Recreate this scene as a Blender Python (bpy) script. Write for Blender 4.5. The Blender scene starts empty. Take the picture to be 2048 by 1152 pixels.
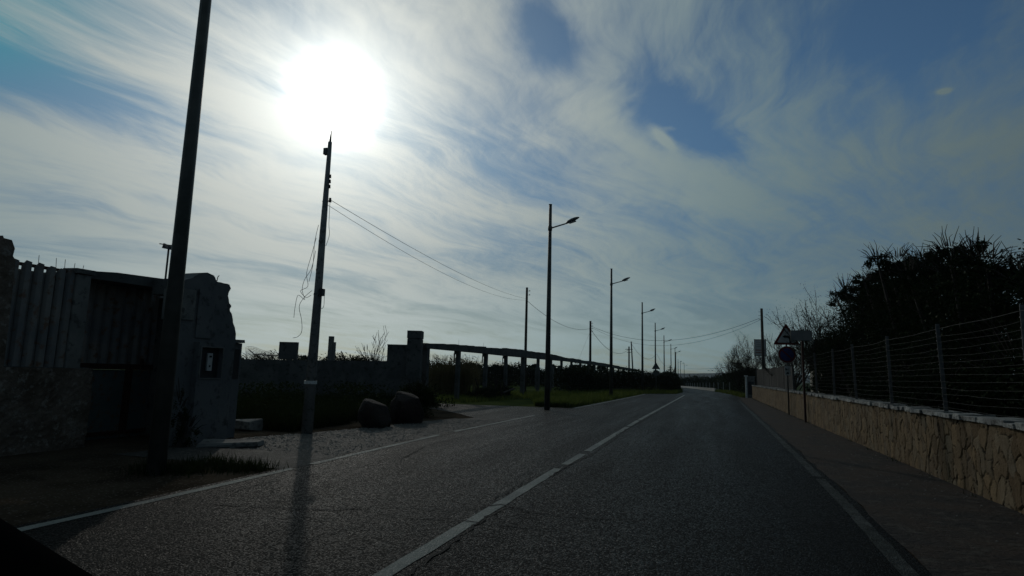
import bpy, math, random
import numpy as np
from mathutils import Vector, Matrix
R_ = math.radians
SC = bpy.context.scene
COL = SC.collection

# ------------------------------------------------------------------ camera
EYE = Vector((0, 0, 1.4))
YAW, PITCH, ROLL, FPX = 17.95, 8.1, 1.5, 1200.0
cam_d = bpy.data.cameras.new('camera')
cam_o = bpy.data.objects.new('camera', cam_d)
COL.objects.link(cam_o)
CM = Matrix.Rotation(R_(YAW), 3, 'Z') @ Matrix.Rotation(R_(90 + PITCH), 3, 'X') @ Matrix.Rotation(R_(ROLL), 3, 'Z')
cam_o.matrix_world = Matrix.Translation(EYE) @ CM.to_4x4()
cam_d.sensor_width = 36
cam_d.lens = 36 * FPX / 2048
cam_d.clip_start = 0.05
cam_d.clip_end = 9000
SC.camera = cam_o

# ------------------------------------------------------------------ light
SUN_EL, SUN_AZ = 24.24, -35.71          # measured from +Y, towards -X
sun_dir = Vector((math.sin(R_(SUN_AZ)) * math.cos(R_(SUN_EL)), math.cos(R_(SUN_AZ)) * math.cos(R_(SUN_EL)), math.sin(R_(SUN_EL))))
sd = bpy.data.lights.new('sun', 'SUN')
sd.energy = 2.0
sd.angle = R_(0.6)
sd.color = (1.0, 0.93, 0.82)
so = bpy.data.objects.new('sun', sd)
COL.objects.link(so)
so.rotation_euler = sun_dir.to_track_quat('Z', 'Y').to_euler()

SC.view_settings.view_transform = 'Standard'
SC.view_settings.look = 'None'
SC.view_settings.gamma = 1
SC.view_settings.use_curve_mapping = False
SC.view_settings.exposure = -2.5
SC.render.engine = 'CYCLES'


class NT:
    def __init__(s, nt):
        s.nt = nt; s.N = nt.nodes; s.L = nt.links
    def n(s, t, **k):
        x = s.N.new(t)
        for a, b in k.items(): setattr(x, a, b)
        return x
    def put(s, sock, v):
        if hasattr(v, 'links') or hasattr(v, 'is_linked'): s.L.new(v, sock)
        else: sock.default_value = v
    def m(s, op, a, b=0.0, c=0.0, clamp=False):
        x = s.n('ShaderNodeMath', operation=op, use_clamp=clamp)
        for i, v in enumerate((a, b, c)): s.put(x.inputs[i], v)
        return x.outputs[0]
    def vm(s, op, a, b=(0, 0, 0), out=0):
        x = s.n('ShaderNodeVectorMath', operation=op)
        s.put(x.inputs[0], a); s.put(x.inputs[1], b)
        return x.outputs['Value'] if out else x.outputs[0]
    def noise(s, vec, sc, det=3, rough=.5, dist=0.0):
        x = s.n('ShaderNodeTexNoise')
        s.put(x.inputs['Vector'], vec); x.inputs['Scale'].default_value = sc
        x.inputs['Detail'].default_value = det; x.inputs['Roughness'].default_value = rough
        x.inputs['Distortion'].default_value = dist
        return x.outputs[0]
    def vor(s, vec, sc, feat='F1', out='Distance', rnd=1.0):
        x = s.n('ShaderNodeTexVoronoi', feature=feat)
        s.put(x.inputs['Vector'], vec); x.inputs['Scale'].default_value = sc
        x.inputs['Randomness'].default_value = rnd
        return x.outputs[out]
    def ramp(s, f, lo, hi, a=0.0, b=1.0):
        x = s.n('ShaderNodeMapRange', interpolation_type='SMOOTHSTEP')
        s.put(x.inputs[0], f)
        for i, v in enumerate((lo, hi, a, b)): x.inputs[i + 1].default_value = v
        return x.outputs[0]
    def mix(s, f, a, b, mode='MIX'):
        x = s.n('ShaderNodeMix', data_type='RGBA', blend_type=mode)
        s.put(x.inputs[0], f)
        for i, v in ((6, a), (7, b)):
            if isinstance(v, tuple): v = v if len(v) == 4 else (*v, 1)
            s.put(x.inputs[i], v)
        return x.outputs[2]
    def xyz(s, x, y, z=0.0):
        c = s.n('ShaderNodeCombineXYZ')
        for i, v in enumerate((x, y, z)): s.put(c.inputs[i], v)
        return c.outputs[0]


# ------------------------------------------------------------------ sky
W = bpy.data.worlds.new('World')
SC.world = W
W.use_nodes = True
w = NT(W.node_tree)
w.N.clear()
tc = w.n('ShaderNodeTexCoord').outputs['Generated']
D = w.vm('NORMALIZE', tc)
sx = w.n('ShaderNodeSeparateXYZ'); w.L.new(D, sx.inputs[0])
dx, dy, dz = sx.outputs
zc = w.m('ADD', w.m('MAXIMUM', dz, 0.0), 0.1)
P = w.xyz(w.m('DIVIDE', dx, zc), w.m('DIVIDE', dy, zc))
sp = w.n('ShaderNodeSeparateXYZ'); w.L.new(P, sp.inputs[0])
ppx, ppy = sp.outputs[0], sp.outputs[1]
sky = w.n('ShaderNodeTexSky', sky_type='NISHITA')
sky.sun_disc = False
sky.sun_elevation = R_(SUN_EL)
sky.sun_rotation = R_(SUN_AZ)
sky.air_density = 1.0; sky.dust_density = 0.4; sky.ozone_density = 1.5
# angle to the sun
cosang = w.vm('DOT_PRODUCT', D, tuple(sun_dir), out=1)
ang = w.m('MULTIPLY', w.m('ARCCOSINE', w.m('MINIMUM', cosang, 0.99999)), 57.2958)
# thin and thick places of the veil: centre, radii, turn, amount
SKY_BLOBS = [(-.11, 1.80, .10, .22, -.25, -.9), (-.36, 1.34, .08, .15, 0, -.8), (.04, 2.04, .08, .15, -.3, -.8),
             (.62, 1.50, .55, .50, 0, -.6), (.25, 2.35, .28, .4, 0, .25), (-1.75, .85, .5, .4, 0, -.35),
             (-.118, 1.97, .020, .085, -.30, 1.2, P), (-.095, 1.90, .030, .022, .5, .6, P), (-1.2, 1.3, .4, .35, 0, .2),
             (-2.05, 1.75, .22, .95, -.42, .4), (-1.62, 1.35, .12, .6, -.42, -.25), (-.3, 2.6, .6, .6, 0, .18),
             (.632, 1.822, .014, .013, .4, 1.5, P)]
# cirrus, drawn out along one wind direction and gently curled
def warped(vec, sc, amp, seed):
    n_ = w.n('ShaderNodeTexNoise'); w.put(n_.inputs['Vector'], w.vm('ADD', vec, (seed, seed * .7, seed * .3)))
    n_.inputs['Scale'].default_value = sc; n_.inputs['Detail'].default_value = 1.0
    return w.vm('ADD', vec, w.vm('MULTIPLY', w.vm('SUBTRACT', n_.outputs['Color'], (.5, .5, .5)), (amp, amp, 0)))
PW = warped(P, .8, .70, 2.3)
PF = warped(PW, 2.2, .22, 7.1)
PG = warped(PF, 7.0, .055, 3.3)
def uv(vec, a, b, seed, ax=.38, ay=.925):
    q = w.n('ShaderNodeSeparateXYZ'); w.L.new(vec, q.inputs[0])
    cu = w.m('ADD', w.m('MULTIPLY', q.outputs[0], ax), w.m('MULTIPLY', q.outputs[1], ay))
    cv = w.m('SUBTRACT', w.m('MULTIPLY', q.outputs[0], ay), w.m('MULTIPLY', q.outputs[1], ax))
    return w.xyz(w.m('MULTIPLY', cu, a), w.m('MULTIPLY', cv, b), seed)
big = w.noise(uv(PW, .6, 1.5, 3.7), 1.0, 2, .45)
midn = w.noise(uv(PF, 1.1, 5.0, 8.3), 1.0, 4, .55)
fib = w.noise(uv(PG, 2.2, 22.0, 1.3), 1.0, 6, .65)
fib3 = w.noise(uv(PG, 5.5, 46.0, 2.9, .2, .98), 1.0, 6, .7)
fib2 = w.noise(uv(PG, 2.0, 15.0, 6.3, -.25, .968), 1.0, 6, .65)
soft = w.noise(PF, 3.0, 7, .62)
fmix = w.m('ADD', w.m('MULTIPLY', fib, .75), w.m('ADD', w.m('MULTIPLY', fib2, .65), w.m('MULTIPLY', fib3, .28)))
dens = w.m('ADD', w.m('ADD', w.m('MULTIPLY', big, 1.6), w.m('MULTIPLY', midn, 1.3)), w.m('ADD', w.m('MULTIPLY', fmix, .72), w.m('MULTIPLY', soft, .75)))
dens = w.m('SUBTRACT', dens, 1.82)
def blob(cx, cy, rx, ry, rot, amp, src=None):
    q = w.n('ShaderNodeSeparateXYZ'); w.L.new(src or PB, q.inputs[0])
    c, s_ = math.cos(rot), math.sin(rot)
    ax = w.m('SUBTRACT', q.outputs[0], cx); ay = w.m('SUBTRACT', q.outputs[1], cy)
    a = w.m('DIVIDE', w.m('ADD', w.m('MULTIPLY', ax, c), w.m('MULTIPLY', ay, s_)), rx)
    b = w.m('DIVIDE', w.m('SUBTRACT', w.m('MULTIPLY', ay, c), w.m('MULTIPLY', ax, s_)), ry)
    r2 = w.m('ADD', w.m('MULTIPLY', a, a), w.m('MULTIPLY', b, b))
    return w.m('MULTIPLY', w.m('EXPONENT', w.m('MULTIPLY', r2, -1.0)), amp)
PB = w.vm('ADD', P, w.vm('MULTIPLY', w.vm('SUBTRACT', w.n('ShaderNodeTexNoise').outputs['Color'], (.5, .5, .5)), (.16, .16, 0)))
nb_ = [n_ for n_ in w.N if n_.bl_idname == 'ShaderNodeTexNoise'][-1]
w.L.new(P, nb_.inputs['Vector']); nb_.inputs['Scale'].default_value = 4.5; nb_.inputs['Detail'].default_value = 4
for bl in SKY_BLOBS:
    dens = w.m('ADD', dens, blob(*bl))
dens = w.ramp(dens, -.05, 1.0, 0.04, 1.0)
# near the horizon the layers pile up into an even veil
low = w.ramp(dz, .01, .20, 1.0, 0.0)
dens = w.m('ADD', w.m('MULTIPLY', dens, w.m('SUBTRACT', 1.0, w.m('MULTIPLY', low, .38))), w.m('MULTIPLY', low, .30), clamp=True)
# forward scattering: cloud is brighter towards the sun
Lc = w.m('ADD', w.m('ADD', w.m('MULTIPLY', w.m('EXPONENT', w.m('DIVIDE', ang, -14.0)), 5.0), .52),
         w.m('MULTIPLY', w.m('EXPONENT', w.m('DIVIDE', ang, -34.0)), w.m('ADD', 4.3, w.m('MULTIPLY', low, 2.4))))
ccol = w.mix(w.ramp(ang, 8, 42), (.95, 1.0, .94), (.70, .98, 1.04))
cloud = w.n('ShaderNodeVectorMath', operation='SCALE')
w.L.new(ccol, cloud.inputs[0]); w.L.new(Lc, cloud.inputs['Scale'])
tint = w.mix(1.0, sky.outputs[0], w.mix(w.ramp(dz, .05, .40), (.17, .21, .24), (.24, .36, .43)), 'MULTIPLY')
tint = w.mix(blob(-1.62, .72, .42, .34, 0, .8, P), tint, (.25, 2.6, 3.0))
base = w.mix(dens, tint, cloud.outputs[0])
angn = w.m('MULTIPLY', ang, w.m('ADD', .93, w.m('MULTIPLY', soft, .14)))
aur = w.m('ADD', w.m('MULTIPLY', w.m('EXPONENT', w.m('MULTIPLY', w.m('POWER', w.m('DIVIDE', angn, 2.3), 2.2), -1.0)), 60.0),
          w.m('MULTIPLY', w.m('EXPONENT', w.m('DIVIDE', angn, -4.2)), 9.0))
glow = w.n('ShaderNodeVectorMath', operation='SCALE')
glow.inputs[0].default_value = (1, 1, .96); w.L.new(aur, glow.inputs['Scale'])
tot = w.vm('ADD', base, glow.outputs[0])
tots = w.n('ShaderNodeVectorMath', operation='SCALE'); w.L.new(tot, tots.inputs[0]); tots.inputs['Scale'].default_value = 3.8
bg = w.n('ShaderNodeBackground'); bg.inputs['Strength'].default_value = 0.15
w.L.new(tots.outputs[0], bg.inputs['Color'])
wo = w.n('ShaderNodeOutputWorld'); w.L.new(bg.outputs[0], wo.inputs['Surface'])

# ------------------------------------------------------------------ helpers
def ray(u, v):
    return CM @ Vector(((u - 1024) / FPX, (576 - v) / FPX, -1))
def onX(u, v, X):                   # where the sight line through a photo point meets the plane x = X
    r = ray(u, v); return EYE + r * (X / r.x)
def onY(u, v, Y):
    r = ray(u, v); return EYE + r * (Y / r.y)
def gz(y):                          # height of the land: level, then falling gently past the crest
    y = max(0.0, min(y, 300.0)); return 0.0 if y < 50 else -(y - 50) ** 2 * .0005 if y < 60 else -.05 - (y - 60) * .01
def gnd(u, v):
    r = ray(u, v); t = -1.4 / r.z
    for _ in range(30): t = (gz((r * t).y) - 1.4) / r.z
    return EYE + r * t

def tag(o, label=None, cat=None, group=None, kind=None):
    if label: o['label'] = label
    if cat: o['category'] = cat
    if group: o['group'] = group
    if kind: o['kind'] = kind
    return o
def empty(name, loc, label, cat, group=None, rz=0):
    o = bpy.data.objects.new(name, None); COL.objects.link(o)
    o.location = loc; o.rotation_euler = (0, 0, rz); o.empty_display_size = .3
    return tag(o, label, cat, group)

class MB:
    def __init__(s): s.v = []; s.f = []
    def add(s, vs, fs):
        b = len(s.v); s.v += [tuple(p) for p in vs]; s.f += [tuple(i + b for i in f) for f in fs]
    def box(s, x0, x1, y0, y1, z0, z1, jit=0, rnd=random):
        vs = [(x, y, z) for z in (z0, z1) for x, y in ((x0, y0), (x1, y0), (x1, y1), (x0, y1))]
        if jit: vs = [tuple(c + rnd.uniform(-jit, jit) for c in p) for p in vs]
        s.add(vs, [(3, 2, 1, 0), (4, 5, 6, 7), (0, 1, 5, 4), (1, 2, 6, 5), (2, 3, 7, 6), (3, 0, 4, 7)])
    def tube(s, pts, rad, n=8, cap=True, flat=1.0):
        pts = [Vector(p) for p in pts]
        if not isinstance(rad, (list, tuple)): rad = [rad] * len(pts)
        vs = []
        up = None
        for i, p in enumerate(pts):
            d = (pts[min(i + 1, len(pts) - 1)] - pts[max(i - 1, 0)])
            d = d.normalized() if d.length > 1e-9 else Vector((0, 0, 1))
            if up is None: up = Vector((0, 0, 1)) if abs(d.z) < .9 else Vector((0, 1, 0))
            a = d.cross(up)
            if a.length < 1e-4: a = d.cross(Vector((1, 0, 0)))
            a.normalize(); b = a.cross(d).normalized(); up = b
            for k in range(n):
                t = 2 * math.pi * (k + .5) / n
                vs.append(p + (a * math.cos(t) + b * math.sin(t) * flat) * rad[i])
        fs = []
        for i in range(len(pts) - 1):
            for k in range(n):
                fs.append((i * n + k, i * n + (k + 1) % n, (i + 1) * n + (k + 1) % n, (i + 1) * n + k))
        if cap:
            fs.append(tuple(range(n - 1, -1, -1))); e = (len(pts) - 1) * n
            fs.append(tuple(range(e, e + n)))
        s.add(vs, fs)
    def prism(s, poly, dvec):          # closed polygon extruded along dvec
        n = len(poly); dvec = Vector(dvec)
        vs = [Vector(p) for p in poly] + [Vector(p) + dvec for p in poly]
        s.add(vs, [tuple(range(n)), tuple(range(2 * n - 1, n - 1, -1))] + [(i, i + n, (i + 1) % n + n, (i + 1) % n) for i in range(n)])
    def build(s, name, mat, parent=None, smooth=False, origin=None, bevel=0, recalc=True):
        me = bpy.data.meshes.new(name)
        o_ = Vector(origin) if origin is not None else Vector((0, 0, 0))
        me.from_pydata([Vector(p) - o_ for p in s.v], [], s.f)
        if recalc:
            import bmesh
            bm = bmesh.new(); bm.from_mesh(me); bmesh.ops.recalc_face_normals(bm, faces=bm.faces); bm.to_mesh(me); bm.free()
        me.materials.append(mat)
        if smooth: me.polygons.foreach_set('use_smooth', [True] * len(me.polygons))
        o = bpy.data.objects.new(name, me); COL.objects.link(o)
        if origin is not None: o.location = o_
        if parent is not None:
            o.parent = parent
            if origin is None: o.matrix_parent_inverse = Matrix.Identity(4)
        if bevel:
            b = o.modifiers.new('bevel', 'BEVEL'); b.width = bevel; b.segments = 2; b.limit_method = 'ANGLE'
        return o
def np_mesh(name, V, F, mat, parent=None):
    """V (n,3) array, F (m,k) int array"""
    me = bpy.data.meshes.new(name)
    m, k = F.shape
    me.vertices.add(len(V)); me.vertices.foreach_set('co', V.astype(np.float32).ravel())
    me.loops.add(m * k); me.loops.foreach_set('vertex_index', F.astype(np.int32).ravel())
    me.polygons.add(m); me.polygons.foreach_set('loop_start', np.arange(0, m * k, k, dtype=np.int32))
    me.polygons.foreach_set('loop_total', np.full(m, k, dtype=np.int32))
    me.update(); me.validate()
    me.materials.append(mat)
    o = bpy.data.objects.new(name, me); COL.objects.link(o)
    if parent is not None: o.parent = parent
    return o

# ------------------------------------------------------------------ materials
MAT = {}
def new(name):
    m = bpy.data.materials.new(name); m.use_nodes = True
    t = NT(m.node_tree); t.N.clear()
    out = t.n('ShaderNodeOutputMaterial'); MAT[name] = m
    return m, t, out
def surf(name, cols, sc=3.0, rough=.85, bump=.3, bsc=30, metal=0.0, det=5, spec=.3, bdist=.02):
    m, t, out = new(name)
    co = t.n('ShaderNodeTexCoord').outputs['Object']
    n1 = t.noise(co, sc, det, .6)
    c = t.mix(t.ramp(n1, .35, .65), cols[0], cols[1])
    if len(cols) > 2: c = t.mix(t.ramp(t.noise(co, sc * 4.3, 4, .65), .52, .66), c, cols[2])
    p = t.n('ShaderNodeBsdfPrincipled')
    t.put(p.inputs['Base Color'], c); p.inputs['Metallic'].default_value = metal
    t.put(p.inputs['Roughness'], t.ramp(n1, .2, .8, rough - .08, min(1, rough + .08)))
    p.inputs['Specular IOR Level'].default_value = spec
    if bump:
        b = t.n('ShaderNodeBump'); b.inputs['Strength'].default_value = bump; b.inputs['Distance'].default_value = bdist
        t.put(b.inputs['Height'], t.noise(co, bsc, 5, .65)); t.L.new(b.outputs[0], p.inputs['Normal'])
    t.L.new(p.outputs[0], out.inputs[0])
    return m
def leafmat(name, c0, c1, trans=.35, sc=1.5):
    m, t, out = new(name)
    co = t.n('ShaderNodeTexCoord').outputs['Object']
    g = t.n('ShaderNodeNewGeometry').outputs['Random Per Island']
    c = t.mix(t.m('ADD', t.m('MULTIPLY', g, .7), t.m('MULTIPLY', t.noise(co, sc, 3), .4), clamp=True), c0, c1)
    d = t.n('ShaderNodeBsdfDiffuse'); tr = t.n('ShaderNodeBsdfTranslucent'); gl = t.n('ShaderNodeBsdfGlossy')
    t.put(d.inputs[0], c); t.put(tr.inputs[0], c); gl.inputs['Roughness'].default_value = .35
    gl.inputs[0].default_value = (.5, .55, .5, 1)
    mx = t.n('ShaderNodeMixShader'); mx.inputs[0].default_value = trans
    t.L.new(d.outputs[0], mx.inputs[1]); t.L.new(tr.outputs[0], mx.inputs[2])
    m2 = t.n('ShaderNodeMixShader'); m2.inputs[0].default_value = .008
    t.L.new(mx.outputs[0], m2.inputs[1]); t.L.new(gl.outputs[0], m2.inputs[2])
    t.L.new(m2.outputs[0], out.inputs[0])
    return m

def asphalt(name, dark, light, patch=True, paint=False):
    m, t, out = new(name)
    co = t.n('ShaderNodeTexCoord').outputs['Object']
    chip = t.n('ShaderNodeTexVoronoi'); t.L.new(co, chip.inputs['Vector']); chip.inputs['Scale'].default_value = 75
    cc = t.n('ShaderNodeSeparateColor'); t.L.new(chip.outputs['Color'], cc.inputs[0])
    big = t.noise(co, .35, 5, .6)
    strk = t.n('ShaderNodeMapping'); t.L.new(co, strk.inputs[0]); strk.inputs['Scale'].default_value = (1.6, .12, 1)
    tracks = t.noise(strk.outputs[0], 1.0, 3, .5)
    c = t.mix(t.ramp(big, .3, .7), dark, light)
    c = t.mix(t.ramp(tracks, .42, .62, 0, .6), c, tuple(x * .55 for x in dark))
    c = t.mix(t.ramp(t.noise(co, .9, 6, .7), .56, .66, 0, .55), c, tuple(x * .5 for x in dark))
    c = t.mix(t.m('MULTIPLY', t.m('POWER', cc.outputs[0], 6.0), t.ramp(t.noise(co, .5, 3), .35, .65, .08, .6)), c, tuple(min(1, x * 3.4) for x in light))
    if paint:
        wear = t.m('ADD', t.noise(co, 7, 6, .75), t.m('MULTIPLY', t.noise(co, 60, 3, .7), .35))
        pt = t.mix(t.ramp(t.noise(co, 1.2, 4), .3, .7), (.17, .18, .17) if paint == 1 else (.05, .055, .05), (.27, .28, .255) if paint == 1 else (.10, .105, .10))
        c = t.mix(t.ramp(wear, .42 if paint == 1 else .50, .56 if paint == 1 else .86), c, pt)
    p = t.n('ShaderNodeBsdfPrincipled'); t.put(p.inputs['Base Color'], c)
    t.put(p.inputs['Roughness'], t.ramp(t.m('ADD', cc.outputs[1], t.m('MULTIPLY', tracks, -.6)), -.3, .35, .26, .80))
    p.inputs['Specular IOR Level'].default_value = .055
    b = t.n('ShaderNodeBump'); b.inputs['Strength'].default_value = .9; b.inputs['Distance'].default_value = .010
    h = t.m('ADD', t.m('MULTIPLY', chip.outputs['Distance'], -1.0), t.m('MULTIPLY', t.noise(co, 30, 4, .7), .8))
    t.put(b.inputs['Height'], h); t.L.new(b.outputs[0], p.inputs['Normal'])
    t.L.new(p.outputs[0], out.inputs[0])
    return m
asphalt('asphalt', (.0045, .0052, .0052), (.0105, .0118, .0113))
asphalt('asphalt_apron', (.014, .015, .014), (.027, .027, .024))
asphalt('marking', (.02, .02, .019), (.03, .03, .028), paint=1)
asphalt('marking_worn', (.016, .018, .017), (.028, .030, .028), paint=2)
surf('crack', [(.006, .006, .006), (.012, .012, .012)], rough=.95)

# earth / grass land, in metres
m, t, out = new('land')
co = t.n('ShaderNodeTexCoord').outputs['Object']
e = t.mix(t.ramp(t.noise(co, .9, 6, .65), .35, .65), (.035, .027, .02), (.075, .058, .042))
e = t.mix(t.ramp(t.vor(co, 22), .0, .35), tuple([.16, .14, .12]), e)
g_ = t.mix(t.ramp(t.noise(co, .25, 4, .6), .35, .65), (.028, .045, .016), (.07, .085, .03))
sy = t.n('ShaderNodeSeparateXYZ'); t.L.new(co, sy.inputs[0])
far = t.ramp(t.m('SUBTRACT', t.m('ADD', sy.outputs[1], t.m('MULTIPLY', t.noise(co, .6, 4), 5.0)), t.m('MULTIPLY', sy.outputs[0], .45)), 28, 32)
c = t.mix(far, e, g_)
p = t.n('ShaderNodeBsdfPrincipled'); t.put(p.inputs['Base Color'], c); p.inputs['Roughness'].default_value = .92
p.inputs['Specular IOR Level'].default_value = 0
b = t.n('ShaderNodeBump'); b.inputs['Strength'].default_value = .8; b.inputs['Distance'].default_value = .03
t.put(b.inputs['Height'], t.m('ADD', t.noise(co, 9, 6, .7), t.m('MULTIPLY', t.noise(co, 60, 3, .7), .4)))
t.L.new(b.outputs[0], p.inputs['Normal']); t.L.new(p.outputs[0], out.inputs[0])

surf('verge_earth', [(.012, .009, .007), (.040, .026, .018), (.050, .041, .032)], sc=1.1, rough=.9, bump=1.0, bsc=14, bdist=.05)
surf('gravel_dirt', [(.028, .025, .021), (.060, .055, .047), (.11, .104, .095)], sc=2.2, rough=.8, bump=1.0, bsc=22, bdist=.05)
surf('pebble', [(.07, .066, .06), (.15, .145, .135)], sc=4, rough=.7, bump=.3)
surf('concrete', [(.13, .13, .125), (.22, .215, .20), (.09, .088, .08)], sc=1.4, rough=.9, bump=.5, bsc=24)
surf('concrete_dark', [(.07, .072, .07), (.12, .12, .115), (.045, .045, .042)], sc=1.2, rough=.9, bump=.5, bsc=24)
surf('plaster', [(.11, .116, .122), (.16, .16, .16), (.07, .07, .068)], sc=1.1, rough=.9, bump=.35, bsc=18)
surf('rubble', [(.10, .075, .055), (.19, .15, .12), (.26, .23, .20)], sc=2.5, rough=.9, bump=1.0, bsc=9, bdist=.06)
surf('corrugated', [(.15, .15, .155), (.24, .225, .205), (.17, .10, .065)], sc=1.3, rough=.6, bump=.15, bsc=40, spec=.4)
surf('gate_paint', [(.09, .12, .125), (.13, .155, .155), (.14, .09, .06)], sc=1.7, rough=.55, bump=.15, bsc=40)
surf('galvanised', [(.08, .083, .085), (.15, .153, .155)], sc=6, rough=.55, metal=.5, bump=.08)
surf('pole_steel', [(.06, .065, .06), (.11, .11, .10)], sc=2, rough=.5, metal=.3, bump=.1)
surf('pole_wood', [(.05, .042, .035), (.10, .085, .07)], sc=2.5, rough=.85, bump=.5, bsc=26)
surf('pole_pale', [(.18, .18, .178), (.26, .26, .25), (.11, .107, .10)], sc=2.5, rough=.6, bump=.3, bsc=26)
surf('fence_wire', [(.06, .06, .06), (.10, .10, .095)], rough=.7, bump=0, spec=.2)
surf('cable', [(.015, .015, .015), (.03, .03, .03)], rough=.6, bump=0)
surf('lamp_grey', [(.12, .125, .13), (.17, .175, .18)], sc=5, rough=.45, bump=0)
surf('lens', [(.30, .32, .32), (.38, .40, .40)], rough=.2, bump=0, spec=.6)
surf('meter_dark', [(.02, .022, .026), (.035, .035, .04)], rough=.35, bump=.05)
surf('white_paint', [(.62, .62, .60), (.78, .78, .76), (.45, .44, .40)], sc=5, rough=.55, bump=.1)
surf('coping', [(.17, .17, .165), (.34, .34, .32), (.08, .08, .075)], sc=5, rough=.85, bump=.8, bsc=14, bdist=.04)
surf('sign_white', [(.45, .45, .44), (.55, .55, .54)], rough=.45, bump=0)
surf('sign_back', [(.20, .20, .20), (.28, .27, .27)], rough=.5, bump=0, metal=.2)
surf('sign_red', [(.12, .016, .016), (.17, .022, .022)], rough=.45, bump=0)
surf('sign_blue', [(.02, .035, .14), (.03, .045, .18)], rough=.45, bump=0)
surf('sign_black', [(.012, .012, .012), (.02, .02, .02)], rough=.5, bump=0)
surf('sign_pale_red', [(.25, .08, .06), (.3, .12, .1)], rough=.5, bump=0)
surf('rust_post', [(.045, .022, .017), (.07, .033, .024)], sc=6, rough=.75, bump=.2)
surf('boulder', [(.014, .010, .009), (.032, .022, .018)], sc=2.6, rough=.95, bump=1.0, bsc=7, bdist=.1)
surf('bark', [(.015, .013, .011), (.035, .03, .025)], sc=5, rough=.9, bump=.4)
surf('straw', [(.10, .085, .05), (.17, .15, .09)], sc=5, rough=.8, bump=0)
surf('screen_board', [(.007, .008, .007), (.014, .016, .014)], sc=2, rough=.85, bump=.4)
surf('house_wall', [(.50, .47, .40), (.58, .55, .48)], sc=.8, rough=.9, bump=.2)
surf('roof_tile', [(.20, .17, .14), (.28, .24, .2)], sc=2, rough=.85, bump=.5)
surf('black_trim', [(.003, .003, .003), (.005, .005, .005)], rough=1, bump=0, spec=0)
surf('hill', [(.035, .050, .045), (.055, .072, .06)], sc=.02, rough=1, bump=0)
surf('rail_white', [(.30, .30, .29), (.40, .40, .38)], sc=1, rough=.7, bump=.1)
leafmat('leaf_evergreen', (.007, .012, .006), (.020, .032, .012), .15)
leafmat('leaf_tamarisk', (.020, .026, .014), (.045, .050, .028), .3)
leafmat('leaf_hedge', (.012, .018, .010), (.030, .040, .020), .25)
leafmat('palm_leaf', (.020, .032, .014), (.045, .06, .025), .2)
leafmat('grass_blade', (.045, .065, .016), (.13, .16, .038), .45)
leafmat('weed', (.010, .016, .007), (.030, .042, .013), .25)
leafmat('reed_leaf', (.045, .045, .022), (.09, .08, .045), .3)

# crazy paving cladding, real relief
m, t, out = new('cladding')
co = t.n('ShaderNodeTexCoord').outputs['Object']
wob = t.n('ShaderNodeTexNoise'); t.L.new(co, wob.inputs['Vector']); wob.inputs['Scale'].default_value = 5; wob.inputs['Detail'].default_value = 3
cw = t.vm('ADD', co, t.vm('MULTIPLY', t.vm('SUBTRACT', wob.outputs['Color'], (.5, .5, .5)), (0, .16, .16)))
cs = t.vm('MULTIPLY', cw, (0, 6.3, 3.7))
cs = t.vm('ADD', cs, (.5, 0, 0))
edge = t.vor(cs, 1.0, 'DISTANCE_TO_EDGE'); cell = t.vor(cs, 1.0, 'F1', 'Color')
cc = t.n('ShaderNodeSeparateColor'); t.L.new(cell, cc.inputs[0])
sc_ = t.mix(cc.outputs[0], (.095, .062, .032), (.25, .172, .092))
sc_ = t.mix(t.m('MULTIPLY', t.m('POWER', cc.outputs[1], 2.0), .6), sc_, (.19, .165, .12))
sc_ = t.mix(t.ramp(t.noise(co, 9, 5, .7), .3, .75, 0, .55), sc_, (.10, .062, .03))
damp = t.ramp(t.noise(t.vm('MULTIPLY', co, (0, 2.5, .35)), 1.0, 4), .5, .68, 0, .55)
sc_ = t.mix(damp, sc_, (.065, .045, .026))
gap = t.ramp(t.m('ADD', edge, t.m('MULTIPLY', t.noise(co, 4.5, 4, .6), .17)), .085, .125)
c = t.mix(gap, t.mix(t.ramp(t.noise(co, 3.1, 3), .4, .6), (.03, .021, .013), (.09, .062, .038)), sc_)
p = t.n('ShaderNodeBsdfPrincipled'); t.put(p.inputs['Base Color'], c); p.inputs['Roughness'].default_value = .9
p.inputs['Specular IOR Level'].default_value = .2
b = t.n('ShaderNodeBump'); b.inputs['Strength'].default_value = .7; b.inputs['Distance'].default_value = .02
t.put(b.inputs['Height'], t.noise(co, 26, 5, .7)); t.L.new(b.outputs[0], p.inputs['Normal'])
t.L.new(p.outputs[0], out.inputs[0])
dsp = t.n('ShaderNodeDisplacement'); dsp.inputs['Midlevel'].default_value = 0; dsp.inputs['Scale'].default_value = 1
h = t.m('ADD', t.m('MULTIPLY', gap, .011), t.m('MULTIPLY', t.m('MULTIPLY', cc.outputs[2], gap), .018))
h = t.m('ADD', h, t.m('MULTIPLY', t.noise(co, 8, 4), .012))
t.put(dsp.inputs['Height'], h); t.L.new(dsp.outputs[0], out.inputs['Displacement'])
m.displacement_method = 'DISPLACEMENT'

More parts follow.
